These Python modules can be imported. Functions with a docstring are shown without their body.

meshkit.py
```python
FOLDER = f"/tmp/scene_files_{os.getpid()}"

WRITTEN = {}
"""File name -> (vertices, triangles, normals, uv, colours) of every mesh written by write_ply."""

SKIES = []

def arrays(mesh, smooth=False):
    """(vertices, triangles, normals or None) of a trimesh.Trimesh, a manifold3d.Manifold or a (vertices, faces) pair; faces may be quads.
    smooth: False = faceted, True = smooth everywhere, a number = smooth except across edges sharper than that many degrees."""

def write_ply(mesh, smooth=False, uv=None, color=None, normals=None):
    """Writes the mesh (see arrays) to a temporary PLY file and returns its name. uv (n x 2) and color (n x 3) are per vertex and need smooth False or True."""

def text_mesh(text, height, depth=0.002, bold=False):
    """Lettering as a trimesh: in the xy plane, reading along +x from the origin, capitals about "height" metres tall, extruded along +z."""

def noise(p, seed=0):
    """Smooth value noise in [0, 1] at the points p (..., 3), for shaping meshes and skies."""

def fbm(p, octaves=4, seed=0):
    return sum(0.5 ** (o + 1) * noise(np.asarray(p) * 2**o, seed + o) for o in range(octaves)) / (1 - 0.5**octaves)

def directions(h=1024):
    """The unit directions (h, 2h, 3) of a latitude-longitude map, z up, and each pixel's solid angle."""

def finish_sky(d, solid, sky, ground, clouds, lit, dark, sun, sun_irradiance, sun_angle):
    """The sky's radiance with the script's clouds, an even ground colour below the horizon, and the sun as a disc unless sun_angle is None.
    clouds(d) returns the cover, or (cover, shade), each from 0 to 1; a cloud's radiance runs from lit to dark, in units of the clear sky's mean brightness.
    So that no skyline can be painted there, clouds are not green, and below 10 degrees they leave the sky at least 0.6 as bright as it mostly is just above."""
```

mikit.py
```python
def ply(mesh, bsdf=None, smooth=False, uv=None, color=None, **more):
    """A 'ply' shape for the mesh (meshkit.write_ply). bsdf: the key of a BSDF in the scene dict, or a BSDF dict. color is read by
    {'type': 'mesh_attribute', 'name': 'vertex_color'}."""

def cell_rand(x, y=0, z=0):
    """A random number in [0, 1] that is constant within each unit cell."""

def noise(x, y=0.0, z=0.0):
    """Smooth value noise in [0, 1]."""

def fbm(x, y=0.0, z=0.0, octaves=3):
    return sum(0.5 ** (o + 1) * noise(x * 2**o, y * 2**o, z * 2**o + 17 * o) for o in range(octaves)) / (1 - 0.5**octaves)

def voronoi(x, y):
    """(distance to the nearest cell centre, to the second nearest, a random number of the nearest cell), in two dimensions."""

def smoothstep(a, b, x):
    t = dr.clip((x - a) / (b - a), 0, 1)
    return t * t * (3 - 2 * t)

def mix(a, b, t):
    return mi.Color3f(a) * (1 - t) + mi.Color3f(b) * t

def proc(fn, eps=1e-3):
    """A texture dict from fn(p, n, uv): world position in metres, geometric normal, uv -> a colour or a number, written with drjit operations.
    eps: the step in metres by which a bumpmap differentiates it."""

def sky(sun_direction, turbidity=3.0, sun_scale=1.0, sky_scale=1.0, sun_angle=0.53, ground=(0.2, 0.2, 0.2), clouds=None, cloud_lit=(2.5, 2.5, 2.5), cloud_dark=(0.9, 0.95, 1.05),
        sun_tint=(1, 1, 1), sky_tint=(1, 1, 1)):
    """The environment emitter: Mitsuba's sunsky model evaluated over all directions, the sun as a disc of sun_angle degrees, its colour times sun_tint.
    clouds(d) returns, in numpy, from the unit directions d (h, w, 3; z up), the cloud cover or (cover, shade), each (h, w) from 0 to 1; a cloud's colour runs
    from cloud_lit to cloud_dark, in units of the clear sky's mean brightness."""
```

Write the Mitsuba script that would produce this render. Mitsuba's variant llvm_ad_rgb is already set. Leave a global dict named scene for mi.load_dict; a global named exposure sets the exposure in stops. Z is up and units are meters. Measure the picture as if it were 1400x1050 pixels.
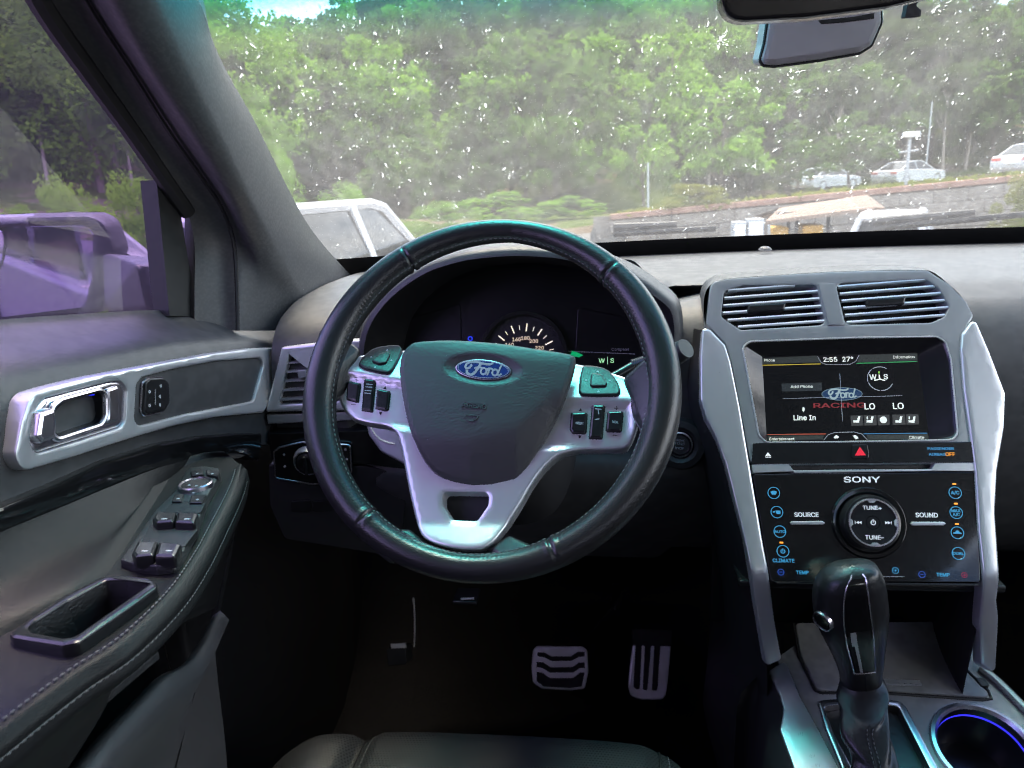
import math, random
import numpy as np, trimesh, shapely
import shapely.geometry as sg
import mapbox_earcut
import manifold3d as m3
import drjit as dr
import mitsuba as mi
import mikit, meshkit
from mikit import proc, noise, fbm, smoothstep, mix
from scipy.interpolate import Akima1DInterpolator
from scipy.spatial import Delaunay, ConvexHull

scene, labels = {}, {}
T = mi.ScalarTransform4f
PI = math.pi

# ------------------------------------------------------------------ camera, sky, exposure
CAM = np.array([0, 0, 1.5])
PITCH, YAW, ROLL, FPX = math.radians(15.4), math.radians(8.0), math.radians(3.0), 1000.0
FWD = np.array([-math.sin(YAW) * math.cos(PITCH), math.cos(YAW) * math.cos(PITCH), -math.sin(PITCH)])
_r0 = np.array([math.cos(YAW), math.sin(YAW), 0.0])
_u0 = np.cross(_r0, FWD)
RIGHT = _r0 * math.cos(ROLL) - _u0 * math.sin(ROLL)
UP = _u0 * math.cos(ROLL) + _r0 * math.sin(ROLL)
scene['camera'] = {'type': 'thinlens', 'aperture_radius': 0.0010, 'focus_distance': 0.85, 'fov': math.degrees(2 * math.atan(0.7)), 'fov_axis': 'x', 'near_clip': 0.02, 'far_clip': 2000.0,
                   'to_world': T().look_at(origin=CAM.tolist(), target=(CAM + FWD).tolist(), up=UP.tolist())}


def cloud_cover(d):
    z = np.maximum(d[..., 2:3], 0.06)
    q = d[..., :2] / z
    n = meshkit.fbm(np.concatenate([q * 0.8, 0 * z], -1), 5, seed=4)
    cover = np.clip((n - 0.30) * 3.2, 0, 1)
    left = np.clip((-d[..., 0] - 0.10) * 3.0, 0, 1) * np.clip(d[..., 1] * 2, 0, 1)   # clearer sky to the front left
    return cover * (1 - 0.75 * left), np.clip((n - 0.55) * 2.2, 0, 0.5)


scene['sky'] = mikit.sky((-0.06, 0.34, 1.0), turbidity=3.0, sun_scale=0.30, sun_angle=22, clouds=cloud_cover, cloud_lit=(3.6, 3.6, 3.6), cloud_dark=(2.0, 2.03, 2.08))
exposure = 4.3


# ------------------------------------------------------------------ measuring: where the line of sight of a picture point meets a real plane
def ray(x, y):
    return FWD + (x - 700) / FPX * RIGHT - (y - 525) / FPX * UP


def at(x, y, /, **k):
    a, v = next(iter(k.items()))
    i = 'xyz'.index(a)
    d = ray(x, y)
    return CAM + d * (v - CAM[i]) / d[i]


def unit(v):
    v = np.asarray(v, float)
    return v / np.linalg.norm(v)


class Frame:
    """A real plane: origin, u to the right, v up, w towards the viewer's side."""

    def __init__(s, o, n, up=(0, 0, 1)):
        s.o, s.w = np.asarray(o, float), unit(n)
        s.u = unit(np.cross(up, s.w))
        s.v = np.cross(s.w, s.u)

    def px(s, pts, h=0.0):
        out = []
        for x, y in pts:
            d = ray(x, y)
            q = CAM + d * np.dot(s.o + s.w * h - CAM, s.w) / np.dot(d, s.w) - s.o
            out.append((q @ s.u, q @ s.v))
        return np.array(out)

    def W(s, p):
        p = np.asarray(p, float)
        return s.o + p[..., 0:1] * s.u + p[..., 1:2] * s.v + p[..., 2:3] * s.w

    def mesh(s, m):
        return trimesh.Trimesh(s.W(np.asarray(m.vertices)), np.asarray(m.faces), process=False)

    def sub(s, u, v, w=0.0, rot=0.0):
        f = object.__new__(Frame)
        f.o, f.w = s.o + u * s.u + v * s.v + w * s.w, s.w
        c, k = math.cos(rot), math.sin(rot)
        f.u, f.v = c * s.u + k * s.v, c * s.v - k * s.u
        return f


def zm(ox, oy, sc):
    return lambda pts: [(ox + x / sc, oy + y / sc) for x, y in pts]


z1, z2, z3, z4, z5, z6 = zm(360, 380, 4.04), zm(700, 440, 4.773), zm(480, 340, 2.9167), zm(0, 380, 2.764), zm(0, 600, 2.3333), zm(400, 280, 1.9446)
z7, z8, zs, zr, zf, zw, zp, zo, zq = zm(900, 320, 2.1), zm(900, 740, 2.8), zm(1000, 440, 4.1176), zm(1020, 620, 4.2424), zm(220, 780, 1.8919), zm(560, 460, 5.25), zm(0, 0, 2.282), zm(860, 0, 2.5926), zm(380, 0, 2.5926)


# ------------------------------------------------------------------ mesh helpers
def key_of(k):
    if k not in scene:
        return k
    n = 1
    while f'{k}_{n:03d}' in scene:
        n += 1
    return f'{k}_{n:03d}'


def obj(key, mesh, mat, smooth=35, label=None, cat=None, group=None, kind=None, emit=None, **kw):
    key = key_of(key)
    scene[key] = mikit.ply(mesh, mat, smooth=smooth, **kw)
    if emit is not None:
        scene[key]['emitter'] = {'type': 'area', 'radiance': {'type': 'rgb', 'value': list(emit)}}
    tag(key, label, cat, group, kind)
    return key


def tag(key, label=None, cat=None, group=None, kind=None):
    d = {k: v for k, v in dict(label=label, category=cat, group=group, kind=kind).items() if v}
    if d:
        labels[key] = {**labels.get(key, {}), **d}


def thing(key, label, cat, group=None):
    labels[key] = {'label': label, 'category': cat, **({'group': group} if group else {})}
    return key


def cat_(ms):
    return trimesh.util.concatenate([trimesh.Trimesh(np.asarray(m.vertices), np.asarray(m.faces), process=False) for m in ms])


def mk(v, f):
    return trimesh.Trimesh(np.asarray(v, float), np.asarray(f, int), process=False)


def spl(pts, n, closed=False):
    """n points along a smooth curve through pts."""
    p = np.asarray(pts, float)
    if closed:
        p = np.vstack([p[-3:], p, p[:3]])
    s = np.concatenate([[0], np.cumsum(np.maximum(np.linalg.norm(np.diff(p, axis=0), axis=1), 1e-9))])
    if len(p) < 3:
        return np.array([p[0] + (p[-1] - p[0]) * t for t in np.linspace(0, 1, n)])
    f = Akima1DInterpolator(s, p, method='makima')
    return f(np.linspace(s[3], s[-3], n, endpoint=False)) if closed else f(np.linspace(0, s[-1], n))


def grid(P, close_u=False, close_v=False):
    P = np.asarray(P, float)
    m, n = P.shape[:2]
    i, j = np.meshgrid(np.arange(m if close_u else m - 1), np.arange(n if close_v else n - 1), indexing='ij')
    a, b, c, d = i * n + j, i * n + (j + 1) % n, ((i + 1) % m) * n + (j + 1) % n, ((i + 1) % m) * n + j
    q = np.stack([a, b, c, d], -1).reshape(-1, 4)
    return mk(P.reshape(-1, 3), np.vstack([q[:, [0, 1, 2]], q[:, [0, 2, 3]]]))


def surf_pts(rows, nu, nv):
    R = np.array([spl(r, nu) for r in rows])
    return np.stack([spl(R[:, k], nv) for k in range(nu)], 1)


def surf(rows, nu=48, nv=32, thick=0.0):
    P = surf_pts(rows, nu, nv)
    if not thick:
        return grid(P)
    du, dv = np.gradient(P, axis=1), np.gradient(P, axis=0)
    n = np.cross(du, dv)
    n /= np.linalg.norm(n, axis=-1, keepdims=True) + 1e-12
    if np.sum(n * (CAM - P)) < 0:
        n = -n
    Q = P - n * thick
    a, b = grid(P), grid(Q)
    rim = []
    for k in (P[0], P[:, -1], P[-1][::-1], P[::-1, 0]):
        pass
    ring = lambda X: np.vstack([X[0, :-1], X[:-1, -1], X[-1, ::-1][:-1], X[::-1, 0][:-1]])
    rim = grid(np.array([ring(P), ring(Q)]), close_v=True)
    return cat_([a, b, rim])


def pxyz(rows, axis):
    """rows of (px, py, value on the named axis) -> points"""
    return [[at(x, y, **{axis: v}) for x, y, v in r] for r in rows]


def area2(p):
    return np.sum(p[:, 0] * np.roll(p[:, 1], -1) - np.roll(p[:, 0], -1) * p[:, 1])


def inset(P, d):
    e = np.roll(P, -1, 0) - P
    t = e / np.maximum(np.linalg.norm(e, axis=1, keepdims=True), 1e-12)
    ne = np.stack([-t[:, 1], t[:, 0]], 1)
    n = ne + np.roll(ne, 1, 0)
    n /= np.maximum(np.linalg.norm(n, axis=1, keepdims=True), 1e-9)
    return P + n * d / np.maximum((n * ne).sum(1, keepdims=True), 0.5)


def dense(P, s):
    out = []
    for a, b in zip(P, np.roll(P, -1, 0)):
        k = max(1, int(np.ceil(np.linalg.norm(b - a) / s)))
        out.extend(a + (b - a) * t for t in np.arange(k) / k)
    return np.array(out)


def rnd(pts, r, seg=6):
    """polygon corners rounded by r; also accepts local points"""
    g = sg.Polygon(pts).buffer(0)
    g = g.buffer(-r, quad_segs=seg).buffer(2 * r, quad_segs=seg).buffer(-r, quad_segs=seg)
    if g.geom_type != 'Polygon':
        g = max(g.geoms, key=lambda q: q.area)
    p = np.array(g.exterior.coords)[:-1]
    keep = np.linalg.norm(p - np.roll(p, 1, 0), axis=1) > 1e-5
    return p[keep]


def curve(pts, n=80):
    return spl(pts, n, closed=True)


def plate(fr, outer, holes=(), top=0.003, bot=-0.004, bev=0.0012, crown=None, sub=None):
    """A plate with rounded edges; outline and holes in the frame's own metres."""
    O = np.asarray(outer, float)
    O = O if area2(O) > 0 else O[::-1]
    H = [np.asarray(h, float) if area2(np.asarray(h, float)) < 0 else np.asarray(h, float)[::-1] for h in holes]
    if sub:
        O, H = dense(O, sub), [dense(h, sub) for h in H]
    V, Fc, at_ = [], [], 0
    caps = []
    for r in [O, *H]:
        n = len(r)
        L = [(0, bot), (0, top - bev), (0.3 * bev, top - 0.3 * bev), (bev, top)]
        rings = [np.column_stack([inset(r, d), np.full(n, h)]) for d, h in L]
        g = grid(np.array(rings), close_v=True)
        V.append(np.asarray(g.vertices)); Fc.append(np.asarray(g.faces) + at_); at_ += len(g.vertices)
        caps.append(rings[-1])
    allc = np.vstack(caps)
    if sub is None:
        f = np.asarray(mapbox_earcut.triangulate_float64(allc[:, :2].copy(), np.cumsum([len(c) for c in caps]).astype(np.uint32))).reshape(-1, 3).astype(int)
    else:
        poly = sg.Polygon(caps[0][:, :2], [c[:, :2] for c in caps[1:]]).buffer(0)
        lo, hi = allc[:, :2].min(0), allc[:, :2].max(0)
        gx, gy = np.meshgrid(np.arange(lo[0], hi[0], sub), np.arange(lo[1], hi[1], sub))
        gp = np.column_stack([gx.ravel(), gy.ravel()])
        small = poly.buffer(-0.55 * sub)
        gp = gp[shapely.contains_xy(small, gp[:, 0], gp[:, 1])]
        pts = np.vstack([allc[:, :2], gp])
        f = Delaunay(pts).simplices
        c = pts[f].mean(1)
        f = f[shapely.contains_xy(poly, c[:, 0], c[:, 1])]
        allc = np.column_stack([pts, np.full(len(pts), top)])
    a = allc[f]
    flip = np.cross(a[:, 1] - a[:, 0], a[:, 2] - a[:, 0])[:, 2] < 0
    f[flip] = f[flip][:, ::-1]
    V.append(allc); Fc.append(f + at_)
    V = np.vstack(V)
    if crown is not None:
        V[:, 2] += crown(V[:, 0], V[:, 1])
    m = mk(fr.W(V), np.vstack(Fc))
    m.merge_vertices(digits_vertex=7)
    return m


def tube(pts, r, sides=10, closed=False, up=None, flat=1.0):
    p = np.asarray(pts, float)
    n = len(p)
    r = np.broadcast_to(r, (n,))
    t = (np.roll(p, -1, 0) - np.roll(p, 1, 0)) if closed else np.gradient(p, axis=0)
    t /= np.linalg.norm(t, axis=1, keepdims=True) + 1e-12
    a = np.cross(t, up if up is not None else np.where(np.abs(t[:, 2:]) < 0.9, [0, 0, 1.0], [1.0, 0, 0]))
    a /= np.linalg.norm(a, axis=1, keepdims=True) + 1e-12
    b = np.cross(a, t)
    ang = np.arange(sides) * 2 * PI / sides
    v = p[:, None] + r[:, None, None] * (np.cos(ang)[None, :, None] * a[:, None] + flat * np.sin(ang)[None, :, None] * b[:, None])
    g = grid(v, close_u=closed, close_v=True)
    if not closed:
        k = len(g.vertices)
        V = np.vstack([g.vertices, p[0], p[-1]])
        j = np.arange(sides)
        caps = np.vstack([np.column_stack([np.full(sides, k), (j + 1) % sides, j]), np.column_stack([np.full(sides, k + 1), (n - 1) * sides + j, (n - 1) * sides + (j + 1) % sides])])
        g = mk(V, np.vstack([g.faces, caps]))
    return g


def ring_mesh(fr, cx, cy, prof, n=64):
    """a lathe about the frame's normal at (cx, cy): prof = (radius, height) pairs"""
    a = np.arange(n) * 2 * PI / n
    P = np.array([[[cx + r * math.cos(t), cy + r * math.sin(t), h] for t in a] for r, h in prof])
    return grid(fr.W(P), close_v=True)


def rbox(lo, hi, r=0.004, seg=8):
    """a box with rounded edges"""
    lo, hi = np.asarray(lo, float), np.asarray(hi, float)
    r = min(r, 0.49 * (hi - lo).min())
    s = trimesh.creation.icosphere(1, r).vertices
    pts = np.vstack([s + [x, y, z] for x in (lo[0] + r, hi[0] - r) for y in (lo[1] + r, hi[1] - r) for z in (lo[2] + r, hi[2] - r)])
    return hull(pts)


def hull(pts):
    h = ConvexHull(np.asarray(pts))
    m = mk(h.points, h.simplices)
    m.merge_vertices()
    m.remove_unreferenced_vertices()
    c = m.vertices.mean(0)
    t = m.triangles
    n = np.cross(t[:, 1] - t[:, 0], t[:, 2] - t[:, 0])
    bad = (n * (t.mean(1) - c)).sum(1) < 0
    f = m.faces.copy()
    f[bad] = f[bad][:, ::-1]
    return mk(m.vertices, f)


def box(c, s, rz=0.0):
    m = trimesh.creation.box(s)
    m.apply_transform(trimesh.transformations.rotation_matrix(rz, [0, 0, 1]))
    m.apply_translation(c)
    return m


_txt = {}


def text(fr, s, px, height, h=0.0, depth=0.0004, bold=False, rot=0.0, width=None, align='c'):
    """lettering lying on the frame, centred where the picture point falls on it"""
    c = fr.px([px], h)[0] if px is not None else (0, 0)
    k = (s, bold)
    if k not in _txt:
        _txt[k] = meshkit.text_mesh(s, 1.0, 1.0, bold)
    m = _txt[k].copy()
    lo, hi = m.bounds
    v = m.vertices - [(lo[0] + hi[0]) / 2 if align == 'c' else lo[0], (lo[1] + hi[1]) / 2, 0]
    sx = height if width is None else width / (hi[0] - lo[0])
    v = v * [sx, height, depth]
    f = fr.sub(c[0], c[1], h, rot)
    return mk(f.W(v), m.faces)


def stroke(fr, lines, w, h, depth=0.0005, poly=False):
    """flat strokes (shapely lines buffered) standing on the frame"""
    g = shapely.union_all([sg.LineString(l).buffer(w / 2, quad_segs=3) if not poly else sg.Polygon(l) for l in lines])
    out = []
    for q in getattr(g, 'geoms', [g]):
        m = trimesh.creation.extrude_polygon(q, depth, engine='earcut')
        m.vertices[:, 2] += h
        out.append(fr.mesh(m))
    return cat_(out)


def arc(cx, cy, r, a0, a1, n=24, ry=None):
    t = np.radians(np.linspace(a0, a1, n))
    return np.column_stack([cx + r * np.cos(t), cy + (ry or r) * np.sin(t)])


def stitches(P, length, gap, r, lift=0.0, n_up=None):
    """a row of small raised thread stitches along a curve"""
    P = np.asarray(P)
    s = np.concatenate([[0], np.cumsum(np.linalg.norm(np.diff(P, axis=0), axis=1))])
    base = trimesh.creation.icosphere(1, 1.0)
    out = []
    for d in np.arange(gap, s[-1] - length, length + gap):
        a, b = [np.array([np.interp(q, s, P[:, k]) for k in range(3)]) for q in (d, d + length)]
        t = unit(b - a)
        x = unit(np.cross(t, [0.3, 0.2, 0.9]))
        y = np.cross(t, x)
        v = base.vertices
        out.append(mk((a + b) / 2 + v[:, :1] * x * r + v[:, 1:2] * y * r + v[:, 2:] * t * length * 0.55 + (0 if n_up is None else np.asarray(n_up) * lift), base.faces))
    return cat_(out)


# ------------------------------------------------------------------ materials
def two(b):
    return {'type': 'twosided', 'bsdf': b}


def rgb(c):
    return {'type': 'rgb', 'value': list(c) if np.ndim(c) else [c] * 3}


def pbr(c, rough, metal=0.0, bump=None, spec=0.5, **k):
    b = {'type': 'principled', 'base_color': c if isinstance(c, dict) else rgb(c), 'roughness': rough, 'metallic': metal, 'specular': spec, **k}
    if bump is not None:
        b = {'type': 'bumpmap', 'arbitrary': bump[0], 'scale': bump[1], 'bsdf': b}
    return two(b)


def grain_fn(p, n, uv):       # moulded leather-like grain, cells of about 2 mm
    q = p * 640.0
    return smoothstep(0.25, 0.7, noise(q.x, q.y, q.z)) * 0.8 + noise(q.x * 0.45, q.y * 0.45, q.z * 0.45) * 0.15


def fine_fn(p, n, uv):        # finer grain for the leather
    q = p * 900.0
    return noise(q.x, q.y, q.z) * 0.5 + noise(q.x * 0.4, q.y * 0.4, q.z * 0.4) * 0.5


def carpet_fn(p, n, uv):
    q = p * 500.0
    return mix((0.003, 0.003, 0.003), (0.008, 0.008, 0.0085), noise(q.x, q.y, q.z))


def dusty(c0, c1, f=160.0):
    def fn(p, n, uv):
        q = p * f
        return mix(c0, c1, smoothstep(0.35, 0.75, fbm(q.x, q.y, q.z)))
    return proc(fn)


GRAIN, FINE = proc(grain_fn, 3e-4), proc(fine_fn, 2e-4)
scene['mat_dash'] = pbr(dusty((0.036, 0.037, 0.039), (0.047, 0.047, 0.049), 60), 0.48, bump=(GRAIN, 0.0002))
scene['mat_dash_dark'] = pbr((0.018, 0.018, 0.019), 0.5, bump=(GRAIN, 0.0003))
scene['mat_black'] = pbr((0.008, 0.008, 0.0085), 0.5)
scene['mat_rubber'] = pbr((0.012, 0.012, 0.012), 0.65)
scene['mat_gloss'] = pbr((0.004, 0.004, 0.0045), 0.06, clearcoat=1.0, clearcoat_gloss=0.95)
scene['mat_semi'] = pbr((0.012, 0.012, 0.013), 0.22)
scene['mat_silver'] = pbr((0.60, 0.61, 0.62), 0.30, metal=0.65)
scene['mat_satin'] = pbr((0.27, 0.28, 0.285), 0.35, metal=0.4)
scene['mat_chrome'] = two({'type': 'roughconductor', 'material': 'Cr', 'alpha': 0.07, 'distribution': 'ggx', 'specular_reflectance': rgb(1.0)})
scene['mat_mirror'] = two({'type': 'conductor', 'material': 'Al', 'specular_reflectance': rgb((0.62, 0.58, 0.82))})
scene['mat_mirror_dim'] = two({'type': 'conductor', 'material': 'Al', 'specular_reflectance': rgb((0.10, 0.16, 0.17))})
scene['mat_leather'] = pbr((0.015, 0.015, 0.0155), 0.31, bump=(FINE, 0.00025))
scene['mat_hub'] = pbr((0.032, 0.033, 0.034), 0.50, bump=(GRAIN, 0.00026))


def perforated_fn(p, n, uv):
    a, b = p.x * 250.0, p.y * 250.0
    a = a + 0.5 * (dr.floor(b) - 2 * dr.floor(b * 0.5))
    dx, dy = a - dr.floor(a) - 0.5, b - dr.floor(b) - 0.5
    return mix((0.002, 0.002, 0.002), (0.027, 0.027, 0.029), smoothstep(0.05, 0.11, dx * dx + dy * dy))


scene['mat_seat'] = pbr(proc(perforated_fn), 0.36, bump=(FINE, 0.0003))
scene['mat_thread'] = pbr((0.09, 0.09, 0.09), 0.7)
scene['mat_pillar'] = pbr(dusty((0.046, 0.047, 0.049), (0.058, 0.058, 0.060), 300), 0.5)
scene['mat_sill'] = pbr((0.050, 0.050, 0.052), 0.5, bump=(GRAIN, 0.0002))
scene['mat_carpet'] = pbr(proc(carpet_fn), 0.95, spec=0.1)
scene['mat_console'] = pbr(dusty((0.17, 0.17, 0.167), (0.21, 0.21, 0.205), 90), 0.38, bump=(FINE, 0.00008), spec=0.6)
scene['mat_cloth'] = pbr((0.40, 0.39, 0.385), 0.9, spec=0.2)
scene['mat_white'] = pbr((0.62, 0.62, 0.63), 0.5)
scene['mat_print'] = pbr((0.40, 0.40, 0.41), 0.6)
scene['mat_blue'] = pbr((0.006, 0.030, 0.14), 0.18, clearcoat=1.0, clearcoat_gloss=0.9)
scene['mat_red'] = pbr((0.35, 0.01, 0.02), 0.4)
scene['mat_paint'] = pbr((0.42, 0.42, 0.43), 0.25, clearcoat=1.0)
scene['mat_paint_silver'] = pbr((0.58, 0.60, 0.63), 0.28, metal=0.15, clearcoat=1.0)
scene['mat_body_paint'] = pbr((0.085, 0.083, 0.09), 0.4)
scene['mat_carglass'] = pbr((0.012, 0.014, 0.016), 0.08, spec=0.2)
scene['mat_lamp'] = pbr((0.55, 0.12, 0.1), 0.2)
scene['mat_headlamp'] = pbr((0.5, 0.5, 0.5), 0.12, metal=0.4)


def glass(t, r=1.0):
    return {'type': 'thindielectric', 'int_ior': 1.5, 'specular_transmittance': rgb(t), 'specular_reflectance': rgb(r)}


def dust_fn(p, n, uv):        # dried dust film on the windscreen: soft streaks that run down the glass, and fine specks
    a = fbm(p.x * 9.0, p.y * 2.5, p.z * 2.5)
    b = fbm(p.x * 70.0, p.y * 45.0, p.z * 45.0)
    c = noise(p.x * 420.0, p.y * 300.0, p.z * 300.0)
    return 0.066 + 0.07 * a * b * 2 + 0.10 * smoothstep(0.86, 0.97, c)


scene['mat_dust'] = {'type': 'principledthin', 'base_color': rgb((0.70, 0.70, 0.69)), 'roughness': 0.9, 'diff_trans': 1.2, 'spec_trans': 0.0, 'eta': 1.33}
scene['mat_windscreen'] = {'type': 'blendbsdf', 'weight': proc(dust_fn), 'clean': glass((0.94, 0.97, 0.95)), 'dirt': {'type': 'ref', 'id': 'mat_dust'}}
scene['mat_tint_purple'] = {'type': 'blendbsdf', 'weight': 0.034, 'clean': glass((0.68, 0.49, 0.95)), 'dirt': {'type': 'principledthin', 'base_color': rgb((0.62, 0.48, 0.80)), 'roughness': 0.9, 'diff_trans': 1.2, 'spec_trans': 0.0, 'eta': 1.33}}


def band_fn(p, n, uv):        # the dyed shade band of the windscreen: the dye thins out in dots towards its lower edge
    return mix((0.97, 0.98, 0.98), (0.06, 0.66, 0.74), smoothstep(1.680, 1.728, p.z + 0.006 * (noise(p.x * 300.0, p.y * 300.0, p.z * 300.0) - 0.5)))


scene['mat_tint_teal'] = {'type': 'thindielectric', 'int_ior': 1.5, 'specular_transmittance': proc(band_fn)}
scene['mat_privacy'] = glass((0.42, 0.41, 0.45))
scene['mat_door_leather'] = pbr((0.0095, 0.0095, 0.010), 0.5, bump=(FINE, 0.00025), spec=0.2)
scene['mat_box'] = pbr((0.30, 0.29, 0.29), 0.5)
scene['mat_steel'] = pbr((0.88, 0.88, 0.88), 0.30, metal=0.3)
scene['mat_pad'] = pbr((0.016, 0.016, 0.0165), 0.42)
scene['mat_cluster'] = pbr((0.006, 0.006, 0.007), 0.35, spec=0.3)
scene['mat_window'] = glass((0.55, 0.57, 0.56))
# ================================================================== OUTSIDE: terrain, wood, lower lot, parked cars
def hill_elev(az):
    return np.interp(az, [-1.2, -0.80, -0.70, -0.52, -0.44, -0.36, -0.2, 0.0, 0.25, 0.36, 0.46, 0.6, 1.2], [11, 13.0, 13.0, 10.0, 9.6, 10.5, 15, 16, 15, 9.5, 7.6, 7.6, 9])


def ground_z(x, y):
    x, y = np.asarray(x, float), np.asarray(y, float)
    drop = -1.35 * np.clip((y - 5) / 9, 0, 1) ** 2 * (3 - 2 * np.clip((y - 5) / 9, 0, 1))
    xw = np.clip(x * 25 / np.maximum(y, 25), -3, 30)
    d_ = np.clip(y - 25, 0, 36)
    top = np.where(y > 25, 1.5 - np.maximum(y, 25) * ((1.5 - 0.20 - 0.05 * xw) / 25 - 0.0042 * np.clip(d_ / 14, 0, 1.2)), 0.18 + 0.05 * np.clip(x, -3, 30)) - 0.02
    w = np.where(x > -0.5, np.where(y > 25.12, 1.0, 0.0), np.clip((y - 15) / 14, 0, 1))
    left = np.clip((-x - 9) / 8, 0, 1)                               # the bank left of the lot
    base = drop * (1 - w) + top * w
    base = base * (1 - left) + (0.25 + 0.03 * (np.hypot(x, y) - 10)) * left
    r, az = np.hypot(x, y), np.arctan2(x, np.maximum(y, 1e-3))
    ridge = 1.5 + 112 * np.tan(np.radians(hill_elev(az))) - 7.0
    r0 = np.where(az < -0.5, 24.0, np.where(az > 0.1, 62.0, 50.0))
    t = np.clip((r - r0) / (112 - r0), 0, 1)
    rise = (ridge - base) * (t ** 1.15) * np.clip((y + 10) / 25, 0, 1)
    und = (meshkit.noise(np.stack([x * 0.12, y * 0.12, 0 * x], -1)) - 0.5) * np.clip((r - 18) / 20, 0, 1) * 1.2
    return base + rise + und * np.where((x > -1) & (y < 52), 0.12, 1.0)


def ground_fn(p, n, uv):
    a = fbm(p.x * 0.35, p.y * 0.35, 0.0)
    b = fbm(p.x * 3.1, p.y * 3.1, 1.0)
    lot = (p.y < 25.2) & (p.x > -9)
    grass = mix((0.040, 0.062, 0.014), (0.085, 0.105, 0.030), b)
    soil = mix((0.10, 0.075, 0.05), (0.15, 0.12, 0.085), b)
    green = mix(grass, soil, smoothstep(0.55, 0.62, a))
    gravel = mix((0.10, 0.095, 0.088), (0.19, 0.18, 0.165), b)
    return dr.select(lot, gravel, green)


scene['mat_ground'] = two({'type': 'diffuse', 'reflectance': proc(ground_fn)})
gx = np.concatenate([[-600, -300], np.linspace(-150, -24, 43), np.linspace(-22, -0.6, 18), [-0.4], np.linspace(0.5, 40, 34), np.linspace(43, 150, 30), [300, 600]])
gy = np.concatenate([[-600, -200, -60, -30], np.linspace(-15, 24, 30), [25.0, 25.24], np.linspace(26, 60, 30), np.linspace(62, 170, 46), [300, 600]])
GX, GY = np.meshgrid(gx, gy)
obj('ground', grid(np.stack([GX, GY, ground_z(GX, GY)], -1)), 'mat_ground', smooth=False, kind='structure', label='gravel lot and grassy bank rising to the wooded hill')

rng = np.random.default_rng(7)


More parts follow.
